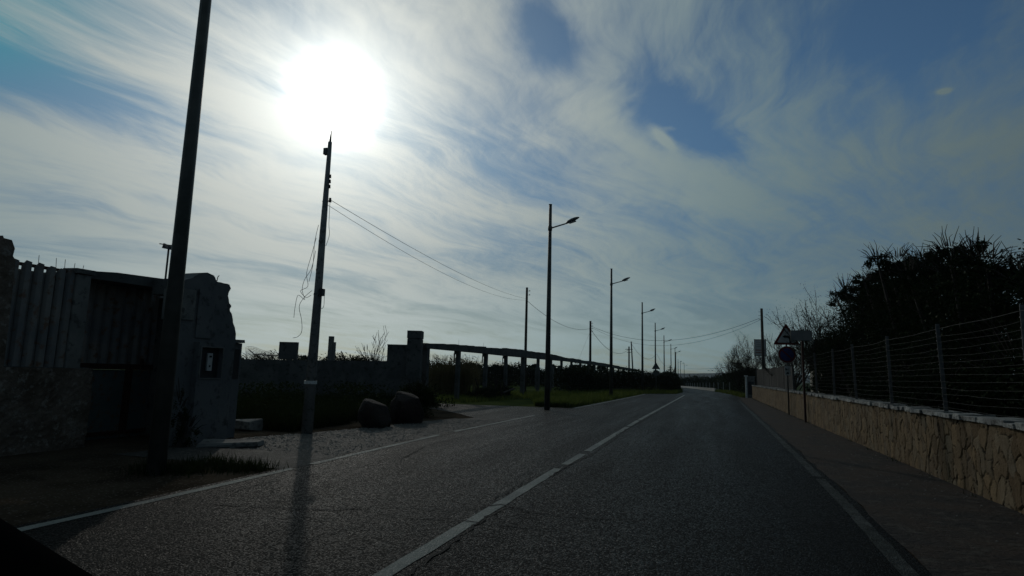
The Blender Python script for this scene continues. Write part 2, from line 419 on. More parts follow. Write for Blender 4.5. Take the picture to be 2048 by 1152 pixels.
# ------------------------------------------------------------------ land, road, markings
def strip(name, xl, xr, ys, dz, mat, nx=1, jag=0.0, seed=0):
    """sheet between x = xl(y) and x = xr(y)"""
    rr = random.Random(seed)
    V = []; F = []
    for y in ys:
        a, b_ = xl(y), xr(y)
        a += rr.uniform(-jag, jag); b_ += rr.uniform(-jag, jag)
        for k in range(nx + 1): V.append((a + (b_ - a) * k / nx, y, gz(y) + dz))
    for i in range(len(ys) - 1):
        for k in range(nx):
            q = i * (nx + 1) + k; F.append((q, q + 1, q + nx + 2, q + nx + 1))
    return np_mesh(name, np.array(V), np.array(F), MAT[mat])
ysg = [-60, -20, 0, 25, 50] + [50 + i for i in range(1, 11)] + [80, 120, 200, 300, 301, 900, 2600]
ground = tag(strip('ground', lambda y: -2600, lambda y: 2600, ysg, 0, 'land'), kind='structure')
def interp(tab):
    xs, vs = zip(*tab)
    return lambda y: float(np.interp(y, xs, vs))
edgeL = interp([(-30, -5.6), (5, -5.62), (13, -5.85), (20, -5.75), (30, -5.35), (45, -5.0), (51.5, -4.9), (53.5, -3.9), (55.5, -2.4), (70, -2.4), (92, -3.3), (120, -5.5), (180, -10.4), (260, -19)])
edgeR = interp([(-30, 1.35), (5, 1.55), (8, 1.66), (12.5, 1.75), (19, 1.85), (30, 2.0), (42, 2.2), (50, 2.45), (60, 2.3), (75, 1.7), (92, .6), (120, -1.4), (180, -6), (260, -14)])
mid = interp([(-30, -2.14), (8, -2.13), (20, -2.1), (31, -1.96), (50, -1.72), (60, -1.75), (75, -2.2), (92, -3.2), (120, -5.3), (180, -10.3), (260, -19)])
yr = [-30, 0] + [2 + i * 1.5 for i in range(90)] + [150, 180, 220, 260]
tag(strip('road', edgeL, edgeR, yr, .006, 'asphalt', 4), kind='structure')
# side road apron on the left, between the gate pillar and the pergola
ap = [(-5.5, 18.5), (-5.45, 22), (-5.45, 25.6), (-6.0, 25.4), (-8.2, 25.0), (-10.8, 24.6), (-14, 24.8), (-22, 27), (-23, 23.2), (-15, 21.0), (-11.2, 21.3), (-9.6, 20.8), (-8.0, 19.2), (-6.6, 17.4)]
mb = MB(); mb.add([(x, y, .0100) for x, y in ap], [tuple(range(len(ap)))]); tag(mb.build('side_road', MAT['asphalt_apron'], recalc=False), kind='structure')
me = bpy.data.objects['side_road'].data
if me.polygons[0].normal.z < 0: me.flip_normals()
# right hand earth footway and left hand gravel
ys = [-20, 0] + [1 + i * .5 for i in range(106)]
tag(strip('footway', lambda y: edgeR(y) - .02, lambda y: 3.34, ys, .010, 'verge_earth', 3, .04, 4), kind='structure')
def gl(y): return float(np.interp(y, [5, 8, 10, 12, 14, 17, 19], [-8.9, -8.7, -8.6, -8.0, -7.7, -7.2, -6.4]))
tag(strip('gravel', gl, lambda y: edgeL(y) + .08, [7.2 + i * .35 for i in range(36)], .009, 'gravel_dirt', 3, .10, 5), kind='structure')

# painted lines
def line(xf, off, wd, segs, mat):
    V = []; F = []
    rr = random.Random(9)
    for y0, y1 in segs:
        n = max(2, int((y1 - y0) / .25)) if y0 < 40 else 12
        b0 = len(V)
        for i in range(n + 1):
            y = y0 + (y1 - y0) * i / n; x = xf(y) + off; j = .006
            V += [(x - wd / 2 + rr.uniform(-j, j), y, gz(y) + .0105), (x + wd / 2 + rr.uniform(-j, j), y, gz(y) + .0105)]
        for i in range(n): q = b0 + i * 2; F.append((q, q + 1, q + 3, q + 2))
    return tag(np_mesh('road_marking', np.array(V), np.array(F), MAT[mat]), kind='structure')
line(mid, 0, .13, [(2.2, 9.05), (9.5, 10.9), (11.35, 17.3), (17.6, 20.0), (20.3, 51.0)], 'marking')
line(edgeL, .17, .12, [(3.4, 7.3), (7.75, 12.5), (13.4, 20.1), (25.6, 50.5)], 'marking')
line(edgeR, -.16, .13, [(2.0, 9.9), (10.1, 44.5)], 'marking_worn')
# cracks
cm = MB(); rr = random.Random(3)
def crack(pts, wd, step=.12, jag=.03):
    P_ = [Vector((x, y, 0)) for x, y in pts]; L = []
    for a, b_ in zip(P_, P_[1:]):
        n = max(1, int((b_ - a).length / step))
        L += [a.lerp(b_, i / n) + Vector((rr.uniform(-jag, jag), rr.uniform(-jag, jag), 0)) for i in range(n)]
    L.append(P_[-1])
    vs = []
    for i, p in enumerate(L):
        d = (L[min(i + 1, len(L) - 1)] - L[max(0, i - 1)]).normalized(); nrm = Vector((-d.y, d.x, 0)) * wd * rr.uniform(.2, .7)
        vs += [(p.x - nrm.x, p.y - nrm.y, .0145), (p.x + nrm.x, p.y + nrm.y, .0145)]
    cm.add(vs, [(2 * i, 2 * i + 1, 2 * i + 3, 2 * i + 2) for i in range(len(L) - 1)])
def gp(*q): return [tuple(gnd(u, v))[:2] for u, v in q]
crack(gp((420, 1010), (640, 1022), (760, 1016), (900, 1024), (1000, 1012), (1080, 1030), (1300, 1046)), .022)
crack(gp((760, 1032), (940, 1046), (1010, 1052), (1100, 1062)), .018)
crack(gp((820, 1150), (880, 1105), (940, 1060), (975, 1035), (1020, 1015)), .022)
crack(gp((990, 1000), (1040, 970), (1080, 948)), .018)
crack(gp((1100, 955), (1140, 930), (1180, 912), (1220, 885), (1240, 872)), .022)
crack(gp((1230, 872), (1280, 845), (1330, 818)), .03, .25)
crack(gp((790, 930), (820, 910), (850, 895), (910, 878)), .02)
crack(gp((470, 985), (500, 975), (560, 962)), .016)
crack(gp((600, 1090), (700, 1060), (760, 1062)), .014)
crack(gp((1380, 1065), (1500, 1072), (1620, 1090)), .014)
crack(gp((1250, 830), (1330, 800), (1345, 795)), .05, .4)
tag(cm.build('road_crack', MAT['crack'], recalc=False), kind='structure')

# far hill
V = []; F = []
xs = np.linspace(-2600, 1500, 120)
for x in xs:
    hgt = 12.5 + 3.0 * math.sin(x / 260 + 1) + 1.5 * math.sin(x / 90) + .7 * math.sin(x / 31)
    hgt *= 1.0 if x < 200 else max(.2, 1 - (x - 200) / 900)
    V += [(x, 1500, -3), (x, 1650, hgt), (x, 1720, hgt * .98), (x, 2300, -3)]
for i in range(len(xs) - 1):
    for k in range(3): q = i * 4 + k; F.append((q, q + 4, q + 5, q + 1))
tag(np_mesh('hill', np.array(V), np.array(F), MAT['hill']), kind='structure')

# pebbles scattered on the gravel
rr = random.Random(12)
def pebbles(n, fn, s0, s1, seed):
    rr = random.Random(seed); V = []; F = []
    for _ in range(n):
        x, y = fn(rr); s_ = rr.uniform(s0, s1); b0 = len(V)
        for k in range(5):
            a = k * 1.257 + rr.uniform(-.3, .3); V.append((x + math.cos(a) * s_, y + math.sin(a) * s_ * rr.uniform(.6, 1), .008))
        V.append((x + rr.uniform(-.3, .3) * s_, y, .008 + s_ * rr.uniform(.5, .9)))
        F += [(b0 + k, b0 + (k + 1) % 5, b0 + 5) for k in range(5)]
    return V, F
def fg(rr):
    y = rr.uniform(8.6, 17); a, b_ = gl(y), edgeL(y)
    return a + (b_ - a) * rr.random() ** 1.5, y
V, F = pebbles(3600, fg, .008, .035, 1)
V2, F2 = pebbles(320, lambda r: (1.9 + 1.4 * r.random() ** .7, r.uniform(5, 26)), .006, .02, 2)
F2 = [tuple(i + len(V) for i in f) for f in F2]
tag(np_mesh('pebbles', np.array(V + V2), np.array(F + F2), MAT['pebble']), 'grey stones scattered over the gravel strip and the footway', None, kind='stuff')

# ------------------------------------------------------------------ vegetation generators
def leaf_quads(C, size, rng, asp=.5, up=0.0):
    n = len(C)
    a = rng.normal(size=(n, 3)); a[:, 2] += up; a /= np.linalg.norm(a, axis=1, keepdims=True)
    b = rng.normal(size=(n, 3)); b -= (b * a).sum(1, keepdims=True) * a; b /= np.linalg.norm(b, axis=1, keepdims=True)
    s = (size * rng.uniform(.6, 1.3, n))[:, None]
    V = np.stack([C - a * s, C + b * s * asp, C + a * s, C - b * s * asp], 1).reshape(-1, 3)
    return V, np.arange(4 * n).reshape(-1, 4)
def blob_points(blobs, n, rng, shell=.55, lump=.25):
    """points in the outer part of several overlapping ellipsoids, with clumps and gaps"""
    vol = np.array([b[3] * b[4] * b[5] for b in blobs]) ** .7; vol /= vol.sum()
    out = []
    for b, fr in zip(blobs, vol):
        k = int(n * fr)
        nc = max(8, k // 90)
        d = rng.normal(size=(nc, 3)); d /= np.linalg.norm(d, axis=1, keepdims=True)
        cc = d * rng.uniform(shell, 1.0, (nc, 1))
        idx = rng.integers(0, nc, k)
        p = cc[idx] + rng.normal(size=(k, 3)) * lump * .42
        out.append(p * np.array(b[3:6]) + np.array(b[0:3]))
    return np.concatenate(out)
def foliage(name, blobs, n, size, mat, parent, seed, asp=.5, shell=.5, lump=.3, zmin=None, up=0.0):
    rng = np.random.default_rng(seed)
    C = blob_points(blobs, n, rng, shell, lump)
    if zmin is not None: C = C[C[:, 2] > zmin]
    V, F = leaf_quads(C, size, rng, asp, up)
    return np_mesh(name, V, F, MAT[mat], parent)
def branches(mb, p, d, L, r, depth, rr, spread=.5, up=.1, kids=3, tips=None, bend=.12):
    n = 4; pts = [p]; q = p.copy(); dd = d.copy()
    for i in range(n):
        dd = (dd + Vector((rr.uniform(-1, 1), rr.uniform(-1, 1), rr.uniform(-.6, 1) + up)) * bend).normalized()
        q = q + dd * L / n; pts.append(q)
        if tips is not None and depth <= 1: tips.append(q.copy())
    rs = [r * (1 - .5 * i / n) for i in range(n + 1)]
    mb.tube(pts, [max(q_, .0085) for q_ in rs], 5 if depth > 1 else 3, cap=False)
    if depth <= 0: return
    for k in range(kids + rr.randint(0, 1)):
        j = rr.randint(1, n); a = pts[j]
        nd = (dd + Vector((rr.gauss(0, 1), rr.gauss(0, 1), rr.gauss(0, .6) + up)) * spread).normalized()
        branches(mb, a, nd, L * rr.uniform(.5, .8), rs[j] * .62, depth - 1, rr, spread, up, kids, tips, bend)
def shrub(name, loc, blobs, nl, size, mat, seed, label, cat, group=None, twigs=40, twig_len=.5, trunk_h=None, asp=.5, lump=.3, shell=.5, spikes=0):
    x, y = loc; z = gz(y); rr = random.Random(seed)
    root = empty(name, (0, 0, 0), label, cat, group)
    root.location = (x, y, z)
    bl = [(b[0] - x, b[1] - y, b[2] - z, *b[3:]) for b in blobs]
    foliage('crown', bl, nl, size, mat, root, seed, asp, shell, lump, zmin=.02)
    mb = MB()
    for b in bl:                                  # stems rising into each mass and twigs poking out of it
        base = Vector((b[0] * .6, b[1] * .6, 0)); top = Vector(b[0:3])
        mb.tube([base, base.lerp(top, .5) + Vector((rr.uniform(-.1, .1), rr.uniform(-.1, .1), 0)), top], [.06, .045, .03], 6)
        for k in range(twigs):
            dv = Vector((rr.gauss(0, 1), rr.gauss(0, 1), abs(rr.gauss(0, 1)) + .15)).normalized()
            s_ = Vector((dv.x * b[3], dv.y * b[4], dv.z * b[5])); a = top + s_ * .55; e_ = top + s_ * 1.02 + dv * twig_len * rr.uniform(.1, 1) + Vector((0, 0, twig_len * .3))
            mb.tube([a, a.lerp(e_, .5) + Vector((rr.uniform(-.05, .05), 0, rr.uniform(0, .08))), e_], [.012, .008, .004], 3, cap=False)
            if spikes:
                pass
    mb.build('branches', MAT['bark'], root, recalc=False)
    return root, bl

# ------------------------------------------------------------------ RIGHT: low clad wall, wire fence, plants
WX = 3.33
root = empty('garden_wall', (WX, 28, 0), 'low garden wall clad in irregular tan stone slabs, pale rough coping, along right footway', 'wall')
# near part finely meshed so that the stones stand out
def face(y0, y1, ny, nz, name):
    V = []; F = []
    for j in range(nz + 1):
        for i in range(ny + 1):
            V.append((WX, y0 + (y1 - y0) * i / ny, -.03 + .97 * j / nz))
    for j in range(nz):
        for i in range(ny):
            q = j * (ny + 1) + i; F.append((q + 1, q, q + ny + 1, q + ny + 2))
    V = np.array(V) - np.array([WX, 28, 0])
    return np_mesh(name, V, np.array(F), MAT['cladding'], root)
face(4.0, 11.25, 480, 64, 'stone_cladding')
face(11.27, 18.5, 360, 50, 'stone_cladding')
face(18.5, 49.4, 520, 24, 'stone_cladding')
mb = MB(); mb.box(.04, .30, -26, 21.4, -.1, .93)
mb.build('wall_core', MAT['concrete'], root)
mb = MB(); rr = random.Random(21); y = 3.5
while y < 49.4:
    L = rr.uniform(.16, .5); j = .018
    x0 = -.065 + rr.uniform(-.03, .02); zt = 1.0 + rr.uniform(-.012, .012)
    b0 = len(mb.v)
    mb.box(x0, .34, y - 28 + .006, y - 28 + L - .006, .935, zt, 0)
    for i in range(b0, len(mb.v)):
        p = mb.v[i]; mb.v[i] = (p[0] + (rr.uniform(-j, j) if p[0] < .2 else 0), p[1], p[2] + rr.uniform(-.010, .010))
    y += L
mb.build('coping', MAT['coping'], root, bevel=.006)

FXW = 3.46
fence = empty('wire_fence', (FXW, 28, 1.0), 'galvanised wire fence with thin posts on top of the right garden wall', 'fence')
posts = [2.9, 5.6, 8.27, 10.85, 13.65, 16.6, 19.2, 22.0, 24.8, 27.6]
rr = random.Random(5); tops = []
proto = None
for i, y in enumerate(posts):
    if proto is None:
        mb = MB(); mb.box(-.028, .028, -.004, .004, -.04, 1.33); mb.box(-.004, .004, .004, .05, -.04, 1.33)
        for k in range(10): mb.box(-.034, -.0285, -.012, .012, .1 + k * .12, .115 + k * .12)
        o = proto = mb.build('post', MAT['galvanised'], fence)
    else:
        o = proto.copy(); COL.objects.link(o); o.parent = fence
    o.location = (rr.uniform(-.01, .01), y - 28, 0); o.rotation_euler = (rr.uniform(-.02, .02), rr.uniform(-.035, .01), 0)
for a, b_ in zip(posts, posts[1:]):
    mb = MB()
    for k in range(13):
        z0 = .06 + .098 * k + (.02 if k == 12 else 0); s_ = rr.uniform(.005, .025) * (1.4 if k > 9 else 1); s2 = rr.uniform(-.008, .008)
        pts = []
        for i in range(9):
            f = i / 8; pts.append((-.036 + rr.uniform(-.004, .004), a - 28 + (b_ - a) * f, z0 - s_ * 4 * f * (1 - f) + s2 * math.sin(f * 6.28) + rr.uniform(-.004, .004)))
        mb.tube(pts, .0020 if k < 12 else .0032, 4, cap=False)
    mb.build('wire_mesh', MAT['fence_wire'], fence, recalc=False)

# big evergreen mass behind the fence
bl = []
rr = random.Random(31)
for y in [7.5, 9.2, 11, 12.8, 14.6, 16.4, 18.2, 20.0, 21.8, 23.2]:
    top = float(np.interp(y, [7, 9, 10.9, 12.5, 15, 16.7, 19.5, 22], [2.4, 2.75, 3.15, 3.6, 4.1, 4.45, 4.75, 4.5]))
    bl.append((5.45 + rr.uniform(-.15, .2), y, top - .80 + rr.uniform(-.12, .12), 1.15, 1.25, .85))
    for k in range(3): bl.append((5.0 + rr.uniform(-.5, .6), y + rr.uniform(-.9, .9), top + rr.uniform(-.55, .12), rr.uniform(.28, .5), rr.uniform(.3, .55), rr.uniform(.22, .42)))
    bl.append((5.15 + rr.uniform(-.1, .1), y + rr.uniform(-.4, .4), top - 1.9, 1.1, 1.3, 1.05))
    bl.append((4.75 + rr.uniform(-.1, .1), y + rr.uniform(-.4, .4), 1.45, .85, 1.3, .9))
bl.append((4.35, 13.5, 1.2, .75, 1.2, .55))
shrub('evergreen_bush', (5.2, 12), bl, 260000, .036, 'leaf_evergreen', 5, 'huge dense dark evergreen bush towering over the wire fence at the right edge', 'bush', twigs=24, twig_len=.26, lump=.34, shell=.5)
bl = [(4.3, 23.5, 2.2, .6, 1.1, 1.0), (4.4, 25.0, 1.6, .6, 1.0, .8), (4.1, 21.8, 1.9, .5, .9, .9), (4.1, 14.3, 1.15, .5, .8, .35), (4.05, 16.4, 1.2, .5, .9, .4), (3.95, 12.6, 1.05, .4, .6, .25), (4.2, 18.6, 1.4, .5, .8, .5)]
shrub('trailing_bush', (4.1, 15.5), bl, 30000, .036, 'leaf_evergreen', 6, 'low leafy bush spilling over the wall coping below the tall evergreen', 'bush', twigs=14, twig_len=.2)

# feathery half bare trees
def feathery(x, y, H, lean, seed, label, spread=.42, n0=6, tuft=.03, dens=26, name='tamarisk_tree', depth=3, gr=None, rad=.08):
    rr = random.Random(seed); z = gz(y)
    root = empty(name, (x, y, z), label, 'tree', gr)
    mb = MB(); tips = []
    trunk = [Vector((0, 0, -.05)), Vector((lean * .1, 0, H * .12)), Vector((lean * .25, 0, H * .25))]
    tm = MB(); tm.tube(trunk, [rad, rad * .85, rad * .7], 7); tm.build('trunk', MAT['bark'], root, True)
    for k in range(n0):
        d = Vector((lean * .6 + rr.gauss(0, .55), rr.gauss(0, .5), 1.0)).normalized()
        branches(mb, trunk[-1 if k % 2 else 1] .copy(), d, H * rr.uniform(.36, .50), rad * .5, depth, rr, spread, .25, 3, tips, .16)
    mb.build('branch', MAT['bark'], root, recalc=False)
    if dens:
        rng = np.random.default_rng(seed)
        T = np.array([tuple(t_) for t_ in tips]); C = np.repeat(T, dens, 0) + rng.normal(size=(len(T) * dens, 3)) * .11
        V, F = leaf_quads(C, tuft, rng, .22, .9)
        np_mesh('crown', V, F, MAT['leaf_tamarisk'], root)
    return root
feathery(5.3, 26.0, 3.9, -1.0, 41, 'feathery half bare tree leaning towards the road beside the huge evergreen', dens=9, n0=11)
feathery(5.8, 30.5, 3.6, -.3, 46, 'short twiggy tree behind the leaning feathery tree and the fence', dens=9, n0=9)
feathery(4.9, 38.5, 4.0, .1, 42, 'bare twiggy tree behind the triangular warning sign', dens=6, n0=10)
feathery(5.1, 50.5, 4.2, .1, 43, 'bare twiggy tree between the warning sign and the utility pole', dens=6, n0=10)
feathery(3.9, 53.0, 3.9, -.8, 44, 'dark twiggy tree left of the white notice board', dens=9, n0=11)
feathery(3.2, 61.0, 3.5, -.6, 45, 'small twiggy tree at the left end of the roadside hedge', dens=10, n0=9)

# yucca / palm with sword leaves
def palm(x, y, H, seed, label):
    rr = random.Random(seed); root = empty('yucca_palm', (x, y, 0), label, 'palm')
    tm = MB(); tm.tube([(0, 0, -.05), (.05, 0, H * .4), (0, .02, H * .78)], [.14, .12, .10], 8); tm.build('trunk', MAT['bark'], root, True)
    V = []; F = []
    for k in range(190):
        a = rr.uniform(0, 6.28); el = rr.uniform(-.7, 1.35); L = rr.uniform(.5, .75)
        d = Vector((math.cos(a) * math.cos(el), math.sin(a) * math.cos(el), math.sin(el))); s_ = Vector((-math.sin(a), math.cos(a), 0)) * .028
        o_ = Vector((0, 0, H * .78 + rr.uniform(-.45, .1))); m_ = o_ + d * L * .5; e_ = o_ + d * L - Vector((0, 0, .06))
        b0 = len(V); V += [o_ - s_ * .6, o_ + s_ * .6, m_ + s_, m_ - s_, e_]; F += [(b0, b0 + 1, b0 + 2), (b0, b0 + 2, b0 + 3), (b0 + 3, b0 + 2, b0 + 4)]
    np_mesh('crown', np.array([tuple(p) for p in V]), np.array(F), MAT['palm_leaf'], root)
palm(5.0, 27.6, 2.75, 3, 'spiky yucca palm head between the signs and the feathery tree')
bl = [(4.6, 24.5, 1.0, .6, 1.4, .7), (4.7, 29.0, 1.0, .5, 1.6, .7), (4.4, 21.2, 1.1, .5, 1.2, .6)]
shrub('low_shrub', (4.5, 25), bl, 9000, .05, 'leaf_hedge', 61, 'dark low shrubs massed behind the wall below the yucca palm', 'shrub', twigs=20, twig_len=.35)

# pale house glimpsed through the garden
hx, hy = 11.8, 52.0
house = empty('house', (hx, hy, 0), 'small pale house glimpsed behind the yucca palm and the wire fence', 'house')
mb = MB(); mb.prism([(-3.2, 0, 0), (3.2, 0, 0), (3.2, 0, 2.6), (0, 0, 3.5), (-3.2, 0, 2.6)], (0, 6, 0)); mb.build('wall', MAT['house_wall'], house)
mb = MB()
mb.prism([(-3.5, -.25, 2.50), (0, -.25, 3.515), (0, -.25, 3.66), (-3.5, -.25, 2.64)], (0, 6.5, 0))
mb.prism([(3.5, -.25, 2.50), (0, -.25, 3.515), (0, -.25, 3.66), (3.5, -.25, 2.64)], (0, 6.5, 0)); mb.build('roof', MAT['roof_tile'], house)
wn = MB(); wn.box(-.9, .3, -.03, .02, 1.0, 2.1); wf = wn.build('window', MAT['meter_dark'], house)
wn = MB(); wn.box(-.98, .38, -.06, -.032, .92, .99); wn.box(-.98, .38, -.06, -.032, 2.11, 2.18); wn.box(-.98, -.91, -.06, -.032, .99, 2.11); wn.box(.31, .38, -.06, -.032, .99, 2.11); wn.build('frame', MAT['white_paint'], wf)

# dark board screen behind the wall's far end
root = empty('board_screen', (3.7, 29, 0), 'dark upright board screen fence behind the far part of the stone wall', 'fence')
mb = MB(); y = 29.5; rr = random.Random(8)
while y < 49.3:
    mb.box(-.02 + rr.uniform(-.008, .008), .02, y - 29, y - 29 + .17, 0, (2.05 + .006 * (y - 30)) + rr.uniform(-.03, .03)); y += .185
mb.build('board_panel', MAT['screen_board'], root)
for y in (31, 37, 43, 49):
    mb = MB(); mb.box(.022, .10, y - 29, y - 28.92, 0, 2.1); mb.build('post', MAT['concrete_dark'], root)

# concrete gate post with white edge at the wall's far end
gpz = gnd(1492, 796)
root = empty('gate_post', (2.95, 50.3, gz(50.3)), 'white edged concrete post and meter cabinet at the far end of stone wall', 'post')
mb = MB(); mb.box(-.07, .07, -.07, .07, 0, 1.62); mb.box(-.13, .13, -.13, .13, 1.621, 1.72); mb.build('column', MAT['white_paint'], root, bevel=.01)
mb = MB(); mb.box(.075, .62, .0, .4, 0, 1.6); cab = mb.build('cabinet', MAT['concrete'], root, bevel=.01)
mb = MB(); mb.box(.14, .55, -.02, -.001, .25, 1.25); mb.build('door', MAT['meter_dark'], cab)
mb = MB(); mb.box(.04, .66, -.05, .44, 1.602, 1.66); mb.build('lid', MAT['coping'], cab)

# ------------------------------------------------------------------ signs
def disc(mb, cx, cy, z, r0, r1, y, n=40, a0=0, a1=2 * math.pi, th=.003):
    full = abs(a1 - a0 - 2 * math.pi) < 1e-6
    vs = []; fs = []
    for i in range(n + (0 if full else 1)):
        a = a0 + (a1 - a0) * i / n
        vs += [(cx + math.cos(a) * r1, y, z + math.sin(a) * r1), (cx + math.cos(a) * r0, y, z + math.sin(a) * r0)]
    m_ = len(vs) // 2
    for i in range(n):
        j = (i + 1) % m_; fs.append((2 * i, 2 * j, 2 * j + 1, 2 * i + 1))
    mb.add(vs, fs)
def solid_disc(mb, cx, z, r, y0, y1, n=40):
    mb.prism([(cx + math.cos(2 * math.pi * i / n) * r, y0, z + math.sin(2 * math.pi * i / n) * r) for i in range(n)], (0, y1 - y0, 0))
def tri(R0, cz, y, cut=.12):
    out = []
    for k in range(3):
        a = math.pi / 2 + k * 2 * math.pi / 3
        for s_ in (-1, 1):
            for q in range(3):
                b = a + s_ * (1 - q / 2) * .5 * (1 if s_ < 0 else 0) + (q / 2) * .5 * (1 if s_ > 0 else 0)
                pass
        p = Vector((math.cos(a), math.sin(a))) * (R0 * (1 - cut * 1.0))
        for b in (-1.0, -.5, 0, .5, 1.0):
            th = a + b * math.pi / 3
            out.append((p.x + math.cos(th) * R0 * cut * .55, y, cz + p.y + math.sin(th) * R0 * cut * .55))
    return out
sgn = Vector((3.22, 27.4, 0))
root = empty('road_sign', sgn, 'triangular left bend warning above round no parking sign on one slim pole', 'sign', rz=R_(4))
mb = MB(); mb.tube([(0, 0, -.05), (0, 0, 3.6)], .03, 10); mb.build('pole', MAT['pole_steel'], root, True)
TZ = 3.18; TR = .60
mb = MB(); mb.prism(tri(TR, TZ, -.045), (0, .01, 0)); pl = mb.build('warning_plate', MAT['sign_red'], root)
mb = MB(); mb.prism(tri(TR * .70, TZ, -.049), (0, .003, 0)); mb.build('warning_face', MAT['sign_white'], pl)
mb = MB()      # the bend arrow, turning to the left
def arrow():
    pts = []
    P0 = [(.15, -.19), (.15, -.04), (.13, .02), (.08, .06), (.02, .075), (-.06, .075)]
    wd = .045
    for i in range(len(P0) - 1):
        a = Vector(P0[i]); b_ = Vector(P0[i + 1]); d = (b_ - a).normalized(); nrm = Vector((-d.y, d.x)) * wd
        q = [a - nrm - d * .01, a + nrm - d * .01, b_ + nrm + d * .01, b_ - nrm + d * .01]
        mb.add([(p.x, -.0515 - i * .0004, TZ - .04 + p.y) for p in q], [(0, 1, 2, 3)])
    mb.add([(-.05, -.054, TZ - .04 + .14), (-.05, -.054, TZ - .04 + .01), (-.16, -.054, TZ - .04 + .075)], [(0, 1, 2)])
arrow(); mb.build('bend_arrow', MAT['sign_black'], pl, recalc=False)
DZ = 2.47
mb = MB(); solid_disc(mb, 0, DZ, .34, -.045, -.035); pl = mb.build('no_parking_disc', MAT['sign_red'], root)
mb = MB(); solid_disc(mb, 0, DZ, .262, -.048, -.0455); mb.build('disc_field', MAT['sign_blue'], pl)
mb = MB(); c_, s_ = math.cos(R_(-45)), math.sin(R_(-45))
q = [(-.262, -.028), (.262, -.028), (.262, .028), (-.262, .028)]
mb.prism([(x * c_ - z * s_, -.050, DZ + x * s_ + z * c_) for x, z in q], (0, .0018, 0)); mb.build('red_bar', MAT['sign_red'], pl)
mb = MB(); disc(mb, 0, 0, DZ, .34, .35, -.0452); mb.build('white_rim', MAT['sign_white'], pl, recalc=False)
mb = MB(); mb.box(-.11, .11, -.045, -.035, 1.62, 2.00); pl = mb.build('tow_away_panel', MAT['sign_white'], root)
mb = MB()      # tow-away pictogram: lorry hooking up a car
for b_ in [(-.085, -.02, 1.84, 1.87), (-.085, -.045, 1.87, 1.92), (-.02, .055, 1.84, 1.855), (-.055, .05, 1.68, 1.72), (-.03, .03, 1.72, 1.75)]:
    mb.box(b_[0], b_[1], -.0485, -.0455, b_[2], b_[3])
for cx, z in [(-.065, 1.835), (-.03, 1.835), (-.04, 1.675), (.035, 1.675)]: solid_disc(mb, cx, z, .017, -.0500, -.0458, 12)
mb.tube([(-.02, -.047, 1.86), (.05, -.047, 1.92), (.05, -.047, 1.78), (0, -.047, 1.75)], .006, 4)
mb.build('tow_pictogram', MAT['sign_black'], pl)

root = empty('street_sign', (3.21, 23.0, 0), 'blank rectangular plate on a rust brown square post beside the warning sign', 'sign', rz=R_(3))
mb = MB(); mb.box(-.035, .035, -.035, .035, -.05, 3.08); mb.build('post', MAT['rust_post'], root, bevel=.005)
mb = MB(); mb.box(-.36, .30, -.055, -.0365, 2.80, 3.13); pl = mb.build('sign_plate', MAT['sign_back'], root)
mb = MB()
for a in [(-.37, .31, 3.131, 3.145), (-.37, .31, 2.785, 2.799), (-.375, -.361, 2.785, 3.145), (.301, .315, 2.785, 3.145)]: mb.box(a[0], a[1], -.060, -.034, a[2], a[3])
mb.build('frame', MAT['pole_steel'], pl)

# notice board
root = empty('notice_board', (3.55, 48.2, 0), 'white framed notice board with red lower lines beside the utility pole', 'board')
mb = MB(); mb.box(-.03, .03, -.03, .03, 0, 4.3); mb.box(.62, .66, -.03, .03, 0, 4.3); mb.build('post', MAT['pole_steel'], root)
mb = MB(); mb.box(-.06, .70, -.06, -.032, 3.2, 4.35); pl = mb.build('board_panel', MAT['sign_white'], root)
mb = MB()
for a in [(-.09, .73, 4.351, 4.385), (-.09, .73, 3.165, 3.199), (-.095, -.061, 3.165, 4.385), (.701, .735, 3.165, 4.385)]: mb.box(a[0], a[1], -.075, -.03, a[2], a[3])
mb.build('frame', MAT['pole_steel'], pl)
mb = MB()
for z in (4.12, 3.98, 3.84): mb.box(.05, .58, -.064, -.0605, z, z + .03)
mb.build('grey_line', MAT['sign_back'], pl)
mb = MB(); mb.box(.0, .64, -.064, -.0605, 3.55, 3.62); mb.box(.0, .64, -.064, -.0605, 3.36, 3.43); mb.build('red_line', MAT['sign_pale_red'], pl)

